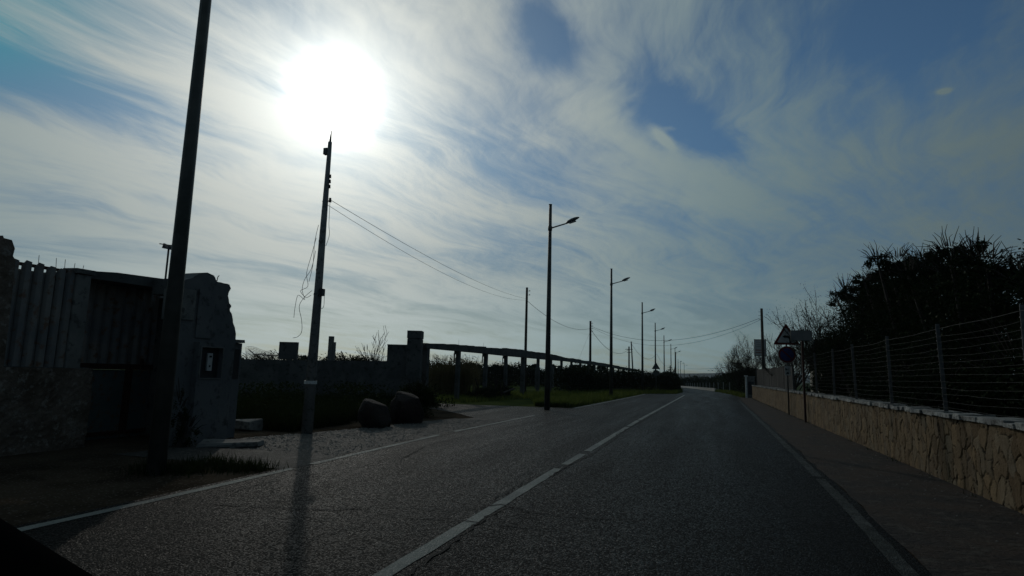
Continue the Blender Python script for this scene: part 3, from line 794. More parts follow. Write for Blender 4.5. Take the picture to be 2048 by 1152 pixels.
# ------------------------------------------------------------------ street lamps
def lamp_proto(label):
    root = empty('street_lamp', (0, 0, 0), label, 'street lamp', 'street lamps along the left verge')
    mb = MB(); mb.tube([(0, 0, -.1), (0, 0, 4), (0, 0, 8.35)], [.115, .09, .062], 12)
    pole = mb.build('pole', MAT['pole_steel'], root, True)
    mb = MB(); mb.tube([(0, 0, 8.35), (0, 0, 8.375)], [.07, .07], 12); mb.build('cap', MAT['lamp_grey'], pole)
    mb = MB(); mb.tube([(.0, 0, 7.35), (.35, 0, 7.44), (.78, 0, 7.55)], [.032, .028, .026], 8)
    mb.tube([(0, 0, 7.26), (0, 0, 7.44)], [.085, .085], 12); mb.build('arm', MAT['pole_steel'], root, True)
    # egg shaped lantern, deeper at the back, resting on the arm
    V = []; n = 12; ring = [(-.02, .035, .04, 0), (.05, .09, .075, 0), (.18, .13, .10, .01), (.34, .12, .085, .03), (.46, .075, .05, .045), (.52, .02, .015, .05)]
    mb = MB(); vs = []; fs = []
    for (x, wy_, hz_, dz_) in ring:
        for k in range(n):
            a = 2 * math.pi * k / n; zz = math.sin(a) * hz_
            if zz < 0: zz *= .55
            vs.append((.70 + x, math.cos(a) * wy_, 7.56 + x * .27 + dz_ + zz))
    for i in range(len(ring) - 1):
        for k in range(n): fs.append((i * n + k, i * n + (k + 1) % n, (i + 1) * n + (k + 1) % n, (i + 1) * n + k))
    fs += [tuple(range(n)), tuple(range(len(ring) * n - 1, (len(ring) - 1) * n - 1, -1))]
    mb.add(vs, fs); hd = mb.build('lamp_head', MAT['lamp_grey'], root, True)
    mb = MB(); mb.prism([(.80, -.07, 7.535), (1.08, -.06, 7.612), (1.08, .06, 7.612), (.80, .07, 7.535)], (.006, 0, -.022)); mb.build('lens', MAT['lens'], hd)
    return root
def copy_tree(o, parent=None):
    c = o.copy(); COL.objects.link(c)
    if parent is not None: c.parent = parent
    for ch in list(o.children): copy_tree(ch, c)
    return c
LL = ['near thick lamp post cut off by the top of the photo, by the corrugated fence',
      'tallest complete street lamp with single arm over the junction',
      'street lamp second in the receding row, beyond the tall one at the junction',
      'street lamp third in the receding row, right of the concrete frame end',
      'street lamp behind the dark triangular sign',
      'street lamp just right of the dark triangular sign',
      'street lamp two after the dark triangular sign',
      'street lamp beside the far braced pole, left of the distant hill',
      'tiny far street lamp whose lantern touches the next thin post',
      'tiny street lamp last but one in the receding row',
      'farthest tiny street lamp, standing nearest the distant hill']
lp = [(-6.75, 6.2), (-6.0, 23.4), (-5.78, 38.9), (-5.6, 57.2), (-5.95, 77.0), (-6.2, 97.5), (-6.25, 118.0), (-6.1, 131.0), (-8.0, 190.0), (-7.8, 203), (-7.4, 226)]
P0 = None
for i, (x, y) in enumerate(lp):
    z = gz(y)
    o = P0 if P0 else lamp_proto('x')
    if P0: o = copy_tree(P0)
    P0 = P0 or o
    o.location = (x, y, z)
    o['label'] = LL[i]

# ------------------------------------------------------------------ utility poles and cables
def insul(mb, x, z, s_=1):
    mb.tube([(x - .09 * s_, 0, z), (x + .09 * s_, 0, z)], .012 * s_, 6); mb.tube([(x + .09 * s_, 0, z - .03), (x + .09 * s_, 0, z + .06 * s_)], [.03 * s_, .022 * s_], 8)
def upole(x, y, H, label, mat='pole_wood', r=.12, lean=(0, 0), ins=3, insx=.12, arm=False, taper=.7):
    z = gz(y); root = empty('utility_pole', (x, y, z), label, 'utility pole', 'utility poles')
    mb = MB(); mb.tube([(0, 0, -.1), (lean[0] * .5, lean[1] * .5, H * .5), (lean[0], lean[1], H)], [r, r * (.85 if taper > .6 else .68), r * taper], 10); mb.build('pole', MAT[mat], root, True)
    if ins:
        for k in range(ins):
            mb = MB(); insul(mb, lean[0] + insx, H - .25 - k * .28); mb.build('insulator', MAT['cable'], root)
    if arm:
        mb = MB(); mb.box(-.6, .6, -.04, .04, H - .5, H - .42); mb.box(-.35, .35, -.04, .04, H - 1.0, H - .93); mb.build('crossarm', MAT['pole_wood'], root)
    return root
A = Vector((-8.18, 11.23, 0))
pa = upole(A.x, A.y, 6.55, 'leaning pale wooden utility pole rising into the sun glare with hanging wires', 'pole_pale', .13, (.06, 0), 0, taper=.36)
mb = MB(); mb.tube([(.06, 0, 6.5), (.075, 0, 6.82)], [.03, .01], 6); mb.build('top_spike', MAT['cable'], pa)
for z, q in ((5.72, 1), (5.60, 1), (5.48, 1), (5.15, 1.4)):
    mb = MB(); insul(mb, .06 if q == 1 else .07, z, q * .8); mb.build('insulator', MAT['cable'], pa)
mb = MB(); mb.box(-.065, .03, -.06, .03, 6.25, 6.40); mb.build('junction_box', MAT['galvanised'], pa)
mb = MB(); mb.box(.10, .20, -.10, .02, 2.98, 3.14); mb.build('junction_box', MAT['meter_dark'], pa, bevel=.01)
for pts in [[(-.13, -.05, 4.3), (-.22, -.05, 3.9), (-.30, -.06, 3.5), (-.24, -.06, 3.2), (-.42, -.06, 3.1), (-.26, -.07, 2.95), (-.14, -.05, 3.0)],
            [(-.12, -.05, 4.0), (-.20, -.04, 3.6), (-.34, -.06, 3.35), (-.38, -.06, 3.12), (-.30, -.05, 2.9), (-.46, -.08, 3.0), (-.52, -.07, 2.75), (-.53, -.07, 2.5)],
            [(-.13, -.05, 3.1), (-.30, -.07, 2.95), (-.42, -.06, 2.75), (-.33, -.06, 2.45), (-.30, -.06, 2.2), (-.38, -.07, 2.08), (-.50, -.08, 2.05)],
            [(-.12, -.02, 4.6), (-.17, -.04, 4.2), (-.16, -.05, 3.7), (-.22, -.06, 3.3)],
            [(.14, -.02, 5.1), (.16, -.03, 4.6), (.20, -.04, 4.35), (.13, -.04, 4.1)],
            [(.18, -.02, 2.98), (.20, -.04, 2.75), (.14, -.05, 2.7), (.10, -.06, 2.8)]]:
    mb = MB(); P_ = [Vector(p) for p in pts]; sm = []
    for i in range(len(P_) - 1):      # smooth the hanging wire
        p0, p1, p2, p3 = P_[max(i - 1, 0)], P_[i], P_[i + 1], P_[min(i + 2, len(P_) - 1)]
        for k in range(5):
            f = k / 5; sm.append(.5 * ((2 * p1) + (p2 - p0) * f + (2 * p0 - 5 * p1 + 4 * p2 - p3) * f * f + (3 * p1 - p0 - 3 * p2 + p3) * f ** 3))
    sm.append(P_[-1]); mb.tube([q_ + Vector((.045 * min(1, q_.z / 4.5), 0, 0)) for q_ in sm], .0055, 5); mb.build('loose_wire', MAT['cable'], pa, True)
for z in (3.0, 3.55, 4.2, 4.9, 5.3):
    mb = MB(); mb.tube([(.05 * z / 6.5, 0, z), (.05 * z / 6.5, 0, z + .04)], [.142 - .016 * z] * 2, 10); mb.build('clamp', MAT['galvanised'], pa)
mb = MB(); mb.tube([(.0, 0, 1.06), (.0, 0, 1.13)], [.136, .136], 12); mb.build('band', MAT['white_paint'], pa)

def atY(u, v, Y): return onY(u, v, Y)
Bt = atY(1054, 575, 40); pb = upole(Bt.x, 40, Bt.z, 'slim dark wooden pole behind the concrete frame, left of the tall lamp', r=.11, ins=2)
Ct = atY(1181, 642, 63); pc = upole(Ct.x, 63, Ct.z - gz(63), 'wooden pole with insulators between the first two complete lamps', r=.15, ins=4, insx=.15)
Dt = atY(1258, 693, 100); pd = upole(Dt.x, 100, Dt.z - gz(100), 'far wooden pole with short crossarms beside a thin leaning pole', r=.16, ins=0, arm=True)
D2 = atY(1263, 683, 98); pd2 = upole(D2.x + .35, 98, D2.z - gz(98), 'thin leaning pole touching the far pole with crossarms', r=.13, lean=(-.4, 0), ins=0)
Et = atY(1351, 704, 112); pe = upole(Et.x, 112, Et.z - gz(112), 'far pole with a slanting brace among the distant lamps', r=.13, ins=1)
mb = MB(); mb.tube([(-1.0, 0, 0), (0, 0, Et.z - gz(112) - 2.2)], .09, 6); mb.build('brace', MAT['pole_wood'], pe)
Gt = atY(1523, 617, 47.5); pg = upole(Gt.x, 47.5, Gt.z, 'dark utility pole rising behind the white notice board on the right', r=.13, ins=3, insx=-.14)
Ft = atY(1340, 731, 150); upole(Ft.x, 150, Ft.z - gz(150), 'stubby far pole just left of the braced pole', r=.14, ins=0, arm=True)

def cable(a, b_, sag, label, r=.011, cat='cable', n=26):
    a = Vector(a); b_ = Vector(b_); mb = MB(); o_ = a
    mb.tube([a.lerp(b_, i / n) - Vector((0, 0, sag * 4 * (i / n) * (1 - i / n))) for i in range(n + 1)], r, 5, cap=False)
    o = mb.build('overhead_cable', MAT['cable'], None, True, origin=a); tag(o, label, cat, 'overhead cables')
a1 = Vector((A.x + .13, A.y, 5.2)); b1 = atY(1052, 597, 40)
cable(a1, b1, .35, 'upper of two wires from the sunlit pole to the slim pole', .006)
cable(a1 + Vector((-.02, 0, -.14)), b1 + Vector((0, 0, -.12)), .55, 'lower of two wires from the sunlit pole to the slim pole', .005)
c1 = atY(1181, 657, 63)
cable(atY(1056, 603, 40), c1, .75, 'wire from the slim pole to the pole with insulators', .014)
cable(atY(1182, 652, 63), atY(1520, 636, 47.5), 1.6, 'upper long wire crossing the road sky to the right pole', .014)
cable(atY(1184, 655, 63), atY(1520, 640, 47.5), 1.9, 'lower long wire crossing the road sky to the right pole', .010)
cable(atY(1183, 661, 63), atY(1257, 699, 100), 1.4, 'thick drooping wire from insulator pole to far crossarm pole', .022)
cable(atY(1264, 689, 98), atY(1313, 708, 125), 1.6, 'drooping wire from thin leaning pole to the next lamps', .024)
cable(atY(1314, 708, 125), atY(1338, 731, 150), .9, 'short drooping wire ending at the stubby far pole', .024)
cable(atY(1180, 664, 63), atY(1156, 722, 58), .0, 'straight guy wire slanting down from the insulator pole', .008)
cable(atY(1372, 736, 190), atY(1462, 734, 66), .25, 'level far wire above the hill near the road bend', .022)

# ------------------------------------------------------------------ LEFT: derelict yard front
FX = -10.0
# tall fence: rubble wall with fluted sheets on top
root = empty('sheet_fence', (FX, 5.5, 0), 'ragged fence of tall corrugated sheets standing on a rubble stone wall', 'fence')
L = lambda p: Vector(p) - Vector((FX, 5.5, 0))
V = []; F = []; ny, nz = 90, 26; rng = np.random.default_rng(3)
def face_mesh(name, X, y0, y1, z0, z1, mat, parent, amp, seed, topf=None, ny=80, nz=26, off=Vector((0, 0, 0))):
    rng = np.random.default_rng(seed); ph = rng.uniform(0, 6.28, (7, 3)); fr = rng.uniform(1.5, 9, (7, 2))
    V = []; F = []
    for j in range(nz + 1):
        for i in range(ny + 1):
            y = y0 + (y1 - y0) * i / ny; zt = z1 if topf is None else topf(y); z = z0 + (zt - z0) * j / nz
            d = sum(math.sin(y * f_[0] + p_[0]) * math.sin(z * f_[1] + p_[1]) for f_, p_ in zip(fr, ph)) / 3
            V.append((X + d * amp + rng.uniform(-amp, amp) * .3 - off.x, y - off.y, z - off.z))
    for j in range(nz):
        for i in range(ny):
            q = j * (ny + 1) + i; F.append((q, q + 1, q + ny + 2, q + ny + 1))
    return np_mesh(name, np.array(V), np.array(F), MAT[mat], parent)
o0 = Vector((FX, 5.5, 0))
face_mesh('rubble_wall', FX + .12, 1.0, 7.62, -.05, 1.30, 'rubble', root, .045, 3, off=o0, ny=220, nz=44)
mb = MB(); mb.box(-.25, .03, -4.5, 2.1, -.05, 1.31); mb.build('wall_core', MAT['concrete_dark'], root)
mb = MB(); rr = random.Random(14)
y = 1.0
k = 0
while y < 7.1:       # each sheet a wave of trapezoid flutes, sawn off unevenly at the top
    wd = .155
    topz = 2.95 + rr.uniform(-.05, .03) + (.0 if y < 6.6 else -.03)
    cut = rr.uniform(.04, .10)
    ya, yb = y + .01, y + wd
    x0, x1 = .02, -.03
    prof = [(x1, ya), (x0, ya + .03), (x0, yb - .035), (x1, yb)]
    vs = []
    for (x, yy), dzz in zip(prof, (-cut * 1.2, 0, -cut * .25, -cut * 1.4)):
        for z in (1.29, topz + dzz): vs.append((x + FX - o0.x, yy - o0.y, z))
    vs += [(p[0] - .012, p[1], p[2]) for p in vs]
    fs = []
    for i in range(3): a = i * 2; fs += [(a, a + 1, a + 3, a + 2), (a + 8, a + 10, a + 11, a + 9), (a + 1, a + 9, a + 11, a + 3)]
    fs += [(0, 8, 9, 1), (6, 7, 15, 14)]
    mb.add(vs, fs)
    y += .185 if y < 6.7 else .158
mb.build('corrugated_sheet', MAT['corrugated'], root)
mb = MB(); mb.box(-.062, -.05, -4.4, 1.66, 1.29, 2.80); mb.build('backing_sheet', MAT['corrugated'], root)
mb = MB(); mb.box(-.10, -.065, -4.4, 1.6, 2.86, 2.91); mb.box(-.10, -.065, -4.4, 1.6, 1.6, 1.7); mb.build('rail', MAT['rust_post'], root)
# wires sticking up along the top
mb = MB()
for y in (6.9, 7.03, 7.16, 7.3, 6.62):
    mb.tube([(-.03, y - o0.y, 2.7), (-.03 + rr.uniform(-.03, .03), y - o0.y + rr.uniform(-.02, .03), 3.0 + rr.uniform(.0, .1))], .004, 4)
mb.build('wire_end', MAT['cable'], root)
# broken block stub at the far left top
root = empty('masonry_stub', (FX + .02, 5.75, 0), 'broken masonry pier rising above the corrugated fence at the left edge', 'pier')
mb = MB()
pl_ = [onX(u, v, FX + .06) for u, v in [(-60, 472), (6, 471), (8, 476), (24, 480), (30, 497), (26, 512), (31, 520), (28, 560), (10, 745), (-90, 745)]]
poly = [p - Vector((FX + .02, 5.75, 0)) for p in pl_]; poly[-1].z = 0.0; poly[-2].z = 0.0
mb.prism(poly, (-.35, 0, 0)); mb.build('pier', MAT['rubble'], root)

# concrete pier between fence and gate
root = empty('gate_pier', (FX, 7.45, 0), 'weathered concrete pier between the corrugated fence and the big gate', 'pier')
mb = MB(); mb.box(-.24, .06, -.27, -.02, 0, 2.86); mb.build('shaft', MAT['concrete'], root, bevel=.02)
mb = MB(); mb.box(-.27, .09, -.30, .01, 2.861, 2.95, .01); mb.build('cap', MAT['concrete_dark'], root)

# gate
GX = -10.75
root = empty('yard_gate', (GX, 9.2, 0), 'big double leaf sheet gate with ribbed upper panels, shut', 'gate')
y0, y1 = 7.95, 10.0
for a, b_, nm in ((y0, (y0 + y1) / 2 - .01, 0), ((y0 + y1) / 2 + .01, y1, 1)):
    mb = MB(); yy = a; vs = []; fs = []; i = 0
    while yy < b_ + .06:
        x = .0 if i % 4 in (0, 1) else .04
        vs += [(x, yy - 9.2, 1.37), (x, yy - 9.2, 3.0)]; i += 1; yy += .045 if i % 2 else .055
    n = len(vs) // 2; vs += [(p[0] - .01, p[1], p[2]) for p in vs]
    for i in range(n - 1): q = 2 * i; fs += [(q, q + 1, q + 3, q + 2), (q + 2 * n, q + 2 + 2 * n, q + 3 + 2 * n, q + 1 + 2 * n)]
    mb.add(vs, fs); lf = mb.build('ribbed_panel', MAT['corrugated'], root)
    mb = MB(); mb.box(-.03, .02, a - 9.2, b_ - 9.2, -.02, 1.27); mb.build('lower_panel', MAT['gate_paint'], root)
    mb = MB()
    for q in (a, b_ - .06): mb.box(.021, .055, q - 9.2, q - 9.14, .06, 1.28)
    mb.box(.021, .055, a - 9.14, b_ - 9.26, .06, .13)
    mb.box(-.04, .065, a - 9.2, b_ - 9.2, 1.281, 1.385)
    mb.build('gate_frame', MAT['rust_post'], root)
mb = MB(); mb.box(.06, .10, -.03, .03, 1.30, 1.50); mb.build('latch', MAT['rust_post'], root)

# wall block right of gate, with ragged broken end
BX = -8.85
root = empty('ruined_wall', (BX, 8.9, 0), 'crumbling plastered wall block with broken edge, meter niche beside the gate', 'wall')
O = Vector((BX, 8.9, 0))
pix = [(366, 560), (385, 556), (400, 546), (415, 545), (428, 551), (434, 563), (446, 566), (460, 570), (462, 577), (457, 588), (458, 602), (463, 612), (460, 622), (466, 640), (470, 655), (472, 668), (470, 690)]
poly = [onX(u, v, BX) - O for u, v in pix]
for p in poly: p.x = 0
yb0, yb1 = poly[0].y, poly[-1].y
poly = [Vector((0, yb0, 0))] + poly + [Vector((0, yb1, 0))]
rr = random.Random(77)
jag = []
for a, b_ in zip(poly, poly[1:]):
    jag.append(a)
    if a.z > 1.5 and b_.z > 1.5 and a.y > 0: 
        for k in (1, 2): jag.append(a.lerp(b_, k / 3) + Vector((0, rr.uniform(-.02, .02), rr.uniform(-.015, .015))))
jag.append(poly[-1])
nich = []      # front split round the niche: build as wall behind and skin pieces
mb = MB(); mb.prism(jag, (-.34, 0, 0)); mb.build('wall_body', MAT['plaster'], root)
mb = MB(); mb.box(-1.9, -.345, .58, .73, -.05, 2.75); mb.build('sun_blocker', MAT['concrete_dark'], root)  # added unseen behind the block, stops sun leaking through beside the gate
# projecting meter housing
n0 = onX(398, 684, BX + .10) - O; n1 = onX(447, 684, BX + .10) - O
ya_, yb_ = n0.y, n1.y + .02
m0 = onX(400, 690, BX + .1) - O; m1 = onX(439, 756, BX + .1) - O
mb = MB(); zt = n0.z + .0
yo0, yo1, zo0, zo1 = m0.y + .03, m1.y - .0, m1.z, n0.z - .09
mb.box(.003, .12, ya_, yo0, .0, zt); mb.box(.003, .12, yo1, yb_, .0, zt); mb.box(.003, .118, yo0, yo1, zo1, zt - .002); mb.box(.003, .118, yo0, yo1, 0, zo0)
hs = mb.build('meter_housing', MAT['plaster'], root)
mb = MB(); mb.box(.004, .03, yo0, yo1, zo0, zo1); nb = mb.build('niche_back', MAT['meter_dark'], root)
yc = (yo0 + yo1) / 2
mb = MB(); mb.box(.031, .07, yc - .04, yc + .075, zo0 + .13, zo1 - .10); ic = mb.build('intercom', MAT['sign_white'], root, bevel=.006)
mb = MB(); mb.box(.0705, .076, yc - .01, yc + .05, zo1 - .18, zo1 - .145); mb.box(.0705, .078, yc + .0, yc + .03, zo0 + .20, zo0 + .235); mb.build('button', MAT['sign_black'], ic)
mb = MB()
for a in [(yo0 - .02, yo0 - .001, zo0 - .02, zo1 + .02), (yo1 + .001, yo1 + .02, zo0 - .02, zo1 + .02)]: mb.box(.121, .135, *a)
mb.box(.1215, .136, yo0, yo1, zo1 + .001, zo1 + .02); mb.box(.1215, .136, yo0, yo1, zo0 - .02, zo0 - .001)
mb.build('niche_frame', MAT['concrete'], root)
# lintel slab joining the gate head, and pilaster strips
mb = MB(); mb.box(-.43, -.002 + .03, yb0 + .02, yb0 + .3, 2.2, 2.75); mb.build('corbel', MAT['concrete'], root)
mb = MB(); q0 = onX(398, 578, BX) - O; q1 = onX(430, 578, BX) - O; mb.box(.003, .03, q0.y, q1.y, 1.9, q0.z); mb.build('pilaster', MAT['plaster'], root)
# bent reinforcement bars
mb = MB()
b0 = onX(430, 556, BX) - O
for pts in [[(0, 0, 0), (0, .10, .05), (0, .17, .02), (0, .24, .0), (0, .25, .08), (0, .28, .11)], [(-.1, .0, -.02), (-.1, .12, -.03), (-.1, .22, -.01), (-.08, .3, -.06)], [(-.05, .03, .0), (-.05, .14, .03), (-.05, .17, -.06)]]:
    mb.tube([Vector(p) + b0 + Vector((-.15, -.03, -.02)) for p in pts], .009, 5)
b1 = onX(470, 668, BX) - O
for pts in [[(0, 0, 0), (0, .05, -.05), (0, .09, -.10), (0, .13, -.04)], [(0, .02, -.03), (0, .08, -.02), (0, .1, .02)], [(0, .0, -.02), (0, .06, -.12), (0, .08, -.16)]]:
    mb.tube([Vector(p) + b1 + Vector((-.1, -.02, 0)) for p in pts], .008, 5)
mb.build('rebar', MAT['rust_post'], root)

root = empty('roof_slab', (BX - .9, 8.9, 2.9), 'flat concrete slab roof over the gate behind the leaning lamp post', 'slab')
o1 = Vector((BX - .9, 8.9, 2.9))
sp_ = [onX(u, v, -10.0) for u, v in [(176, 543), (240, 541), (330, 544), (400, 548)]]
mb = MB(); mb.prism([Vector((-10.1, 7.46, 2.84)) - o1, Vector((-10.1, 9.45, 2.88)) - o1, Vector((-10.1, 9.45, 3.08)) - o1, Vector((-10.1, 8.0, 3.02)) - o1, Vector((-10.1, 7.46, 2.96)) - o1], (-1.2, 0, 0))
mb.prism([Vector((-10.095, 8.75, 2.72)) - o1, Vector((-10.095, 9.3, 2.72)) - o1, Vector((-10.095, 9.3, 3.10)) - o1, Vector((-10.095, 8.75, 3.02)) - o1], (.90, 0, 0))
mb.build('slab', MAT['concrete_dark'], root)
# second pillar right of the housing
root = empty('end_pillar', (-9.02, 9.78, 0), 'narrow plastered pillar at the right end of the crumbling wall', 'pillar')
mb = MB(); mb.box(-.25, .10, -.14, .16, 0, 1.86); mb.build('shaft', MAT['plaster'], root, bevel=.012)
mb = MB(); mb.box(-.27, .13, -.17, .19, 1.861, 1.93, .008); mb.build('cap', MAT['concrete'], root)
mb = MB(); mb.box(.101, .112, -.08, .10, 1.15, 1.74); mb.build('recess_plate', MAT['meter_dark'], root)

# floodlight on a thin mast behind the slab
f0 = onX(338, 492, -11.6)
root = empty('floodlight', (f0.x, f0.y, 0), 'small floodlight on a thin mast rising behind the slab roof', 'floodlight')
mb = MB(); mb.tube([(0, 0, 0), (0, 0, f0.z - .06)], .022, 6); mb.build('mast', MAT['pole_steel'], root)
mb = MB(); mb.prism([(-.06, -.13, f0.z - .07), (.06, -.11, f0.z - .09), (.07, .05, f0.z - .09), (.04, .10, f0.z + .06), (-.04, .0, f0.z + .02), (-.06, -.10, f0.z + .05)], (0, .05, .0)); mb.build('lamp_head', MAT['meter_dark'], root)
mb = MB(); mb.tube([(0, -.25, f0.z), (0, .12, f0.z + .03)], .012, 5); mb.build('bracket', MAT['pole_steel'], root)

# ------------------------------------------------------------------ boundary wall, pillars, boulders
def along(u, v, dep):            # point at a given depth straight ahead of the lens axis
    return EYE + ray(u, v) * dep
dep = 25.2
fwd = Vector((math.sin(R_(-YAW)), math.cos(R_(-YAW)), 0)); rgt = Vector((math.cos(R_(YAW)), math.sin(R_(YAW)), 0))
org = along(829, 745, dep); org.z = 0
def W2(u, v):                     # (right, up) coordinates in the wall plane
    p = along(u, v, dep); return (p - org).dot(rgt), p.z
def wbox(mb, u0, u1, v, d0, d1, z0=-.05, hole=None):
    a, zt = W2(u0, v); b_, _ = W2(u1, v); mb.box(a, b_, d0, d1, z0, zt)
root = empty('boundary_wall', org, 'long dark concrete boundary wall with uneven stub on its left', 'wall', rz=R_(YAW))
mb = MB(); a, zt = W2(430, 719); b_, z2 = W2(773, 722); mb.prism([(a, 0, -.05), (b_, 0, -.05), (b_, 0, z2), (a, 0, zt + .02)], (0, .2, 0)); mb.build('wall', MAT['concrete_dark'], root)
mb = MB(); wbox(mb, 556, 592, 683, -.0, .2, W2(573, 719.5)[1] + .012); mb.build('stub', MAT['concrete_dark'], root)
root = empty('concrete_post', org + rgt * W2(650, 700)[0] + fwd * .6, 'slim notched concrete post standing behind the boundary wall', 'post', rz=R_(YAW))
z1_ = W2(650, 670)[1]; z2_ = W2(650, 682)[1]
mb = MB(); mb.box(-.10, .09, 0, .2, 0, z1_); mb.box(.091, .19, .02, .18, 0, z2_); mb.build('shaft', MAT['concrete'], root)
root = empty('gate_pillar', org, 'square concrete pillar with cap block where the concrete frame begins', 'pillar', rz=R_(YAW))
mb = MB(); a, _ = W2(815, 660); b_, _ = W2(843, 660); zt = W2(829, 661)[1]; zb = W2(829, 677)[1]
mb.box(a, b_, -.2, .4, -.05, zb); mb.build('shaft', MAT['concrete_dark'], root, bevel=.012)
mb = MB(); mb.box(a - .012, b_ + .012, -.22, .42, zb + .014, zt); mb.box(a + .02, b_ - .02, -.15, .35, zb + .001, zb + .012); mb.build('cap', MAT['concrete_dark'], root, bevel=.015)
root = empty('wall_panel', org + rgt * W2(794, 700)[0], 'raised concrete panel joined to the left side of the square pillar', 'wall', rz=R_(YAW))
h_ = W2(794, 691)[1]; wd_ = (W2(815, 690)[0] - W2(773, 690)[0]) / 2
mb = MB(); mb.box(-wd_ + .01, wd_ - .01, -.02, .24, -.05, h_); mb.build('panel', MAT['concrete_dark'], root, bevel=.012)
mb = MB(); mb.box(-wd_ - .0, wd_ - .012, -.04, .26, h_ + .001, h_ + .05); mb.build('coping', MAT['concrete'], root)

def boulder(x, y, sx_, sy_, sz_, seed, label):
    import bmesh
    bm = bmesh.new(); bmesh.ops.create_icosphere(bm, subdivisions=4, radius=1)
    rng = random.Random(seed); ph = [(Vector((rng.gauss(0, 1), rng.gauss(0, 1), rng.gauss(0, 1))) * rng.uniform(1, 4), rng.uniform(0, 6)) for _ in range(9)]
    for v_ in bm.verts:
        d = 1 + sum(math.sin(v_.co.dot(k) + p_) for k, p_ in ph) * .05 - .10 * max(0, v_.co.z) * abs(v_.co.x)
        v_.co = Vector((v_.co.x * sx_ * d, v_.co.y * sy_ * d, v_.co.z * sz_ * d))
    for _ in range(16):
        n_ = Vector((rng.gauss(0, 1), rng.gauss(0, 1), rng.gauss(.3, 1))).normalized(); n_s = Vector((n_.x / sx_, n_.y / sy_, n_.z / sz_)); n_s.normalize()
        lim = max(v_.co.dot(n_s) for v_ in bm.verts) * rng.uniform(.72, .92)
        for v_ in bm.verts:
            e_ = v_.co.dot(n_s) - lim
            if e_ > 0: v_.co -= n_s * e_ * .9
    me = bpy.data.meshes.new('boulder'); bm.to_mesh(me); bm.free(); me.materials.append(MAT['boulder'])
    o = bpy.data.objects.new('boulder', me); COL.objects.link(o); o.location = (x, y, sz_ * .42)
    tag(o, label, 'boulder')
g1 = gnd(735, 858); g2 = gnd(790, 850); g3 = gnd(832, 838)
boulder(g1.x - .15, g1.y + .6, .44, .5, .50, 4, 'low rounded brown boulder, left of the taller one at the junction')
boulder(g2.x - .05, g2.y + .7, .44, .5, .66, 5, 'taller brown boulder beside the dark bush at the junction')
bl = [(g3.x - .2, g3.y + .5, .45, .6, .6, .5), (g3.x - .5, g3.y + .9, .6, .5, .5, .5)]
shrub('weed_bush', (g3.x, g3.y + .5), bl, 9000, .035, 'weed', 71, 'dark weedy bush piled against the boulders at the junction corner', 'bush', twigs=26, twig_len=.25)

# bare sapling behind the boundary wall
sp0 = along(757, 720, 29)
feathery(sp0.x, sp0.y, 2.65, -.05, 52, 'small leafless sapling rising behind the boundary wall', dens=0, n0=4, depth=3, name='bare_sapling', spread=.40, rad=.05)

# roll of wire netting on the wall left
root = empty('wire_netting', org + rgt * W2(520, 700)[0] + fwd * .1, 'sagging wire netting on the boundary wall beside the broken wall', 'netting', rz=R_(YAW))
mb = MB(); base_ = W2(520, 720)[0]
a_, b_ = W2(486, 700)[0] - base_, W2(553, 700)[0] - base_; zb = W2(520, 719)[1]
def ztop(f): return zb + .52 - .28 * f * f * 1.3 + .03 * math.sin(f * 9)
for k in range(9):
    mb.tube([(a_ + (b_ - a_) * i / 10, .10, zb + (ztop(i / 10) - zb) * (k / 8)) for i in range(11)], .006, 3, cap=False)
for i in range(22):
    f = i / 21; x = a_ + (b_ - a_) * f; mb.tube([(x + .05, .1, zb - .02), (x, .1, zb + (ztop(f) - zb) * .5), (x - .04, .1, ztop(f))], .005, 3, cap=False)
mb.tube([(a_ + .1, .12, ztop(0) - .1), (a_ + .35, .12, zb + .22), (b_ - .1, .14, zb + .18), (b_ + .1, .1, zb + .3)], .022, 5)
mb.build('netting', MAT['cable'], root, recalc=False)

# ------------------------------------------------------------------ concrete post and beam frame
PX = -11.6
root = empty('pergola', (PX, 24, 0), 'long open frame of concrete posts carrying broken beams along the roadside', 'frame')
bt = [(846, 686.5), (903, 688.5), (943, 692), (1000, 696), (1045, 700), (1087, 706), (1134, 716), (1202, 726), (1280, 740)]
bb = [(846, 696), (910, 702), (965, 707), (1011, 712), (1045, 715), (1087, 719), (1134, 723), (1202, 732), (1280, 744)]
def zat(tab, y):
    P_ = [onX(u, v, PX) for u, v in tab]; return float(np.interp(y, [p.y for p in P_], [p.z for p in P_]))
py = [23.9, 27.5, 31.4, 35.0, 38.6, 42.4, 46.2, 50.0, 54, 58, 62, 66, 70, 75, 80, 85, 90, 96, 102, 108]
rr = random.Random(17)
pro = None
for i, y in enumerate(py):
    zt = zat(bb, y) - .005; thick = .10 if i not in (0, 4) else .13
    mb = MB(); mb.box(-thick, thick * .9, -thick, thick, -.05, zt - gz(y))
    if i in (1, 2, 3): mb.box(-.16, -.131, -.22, -.131 , zt - .5, zt - .1, .01); mb.box(-.14, .14, -.24, -.131, zt - .16, zt - .001)
    o = mb.build('post', MAT['concrete_dark'], root); o.location = (0, y - 24, gz(y)); o.rotation_euler = (0, rr.uniform(-.01, .01), 0)
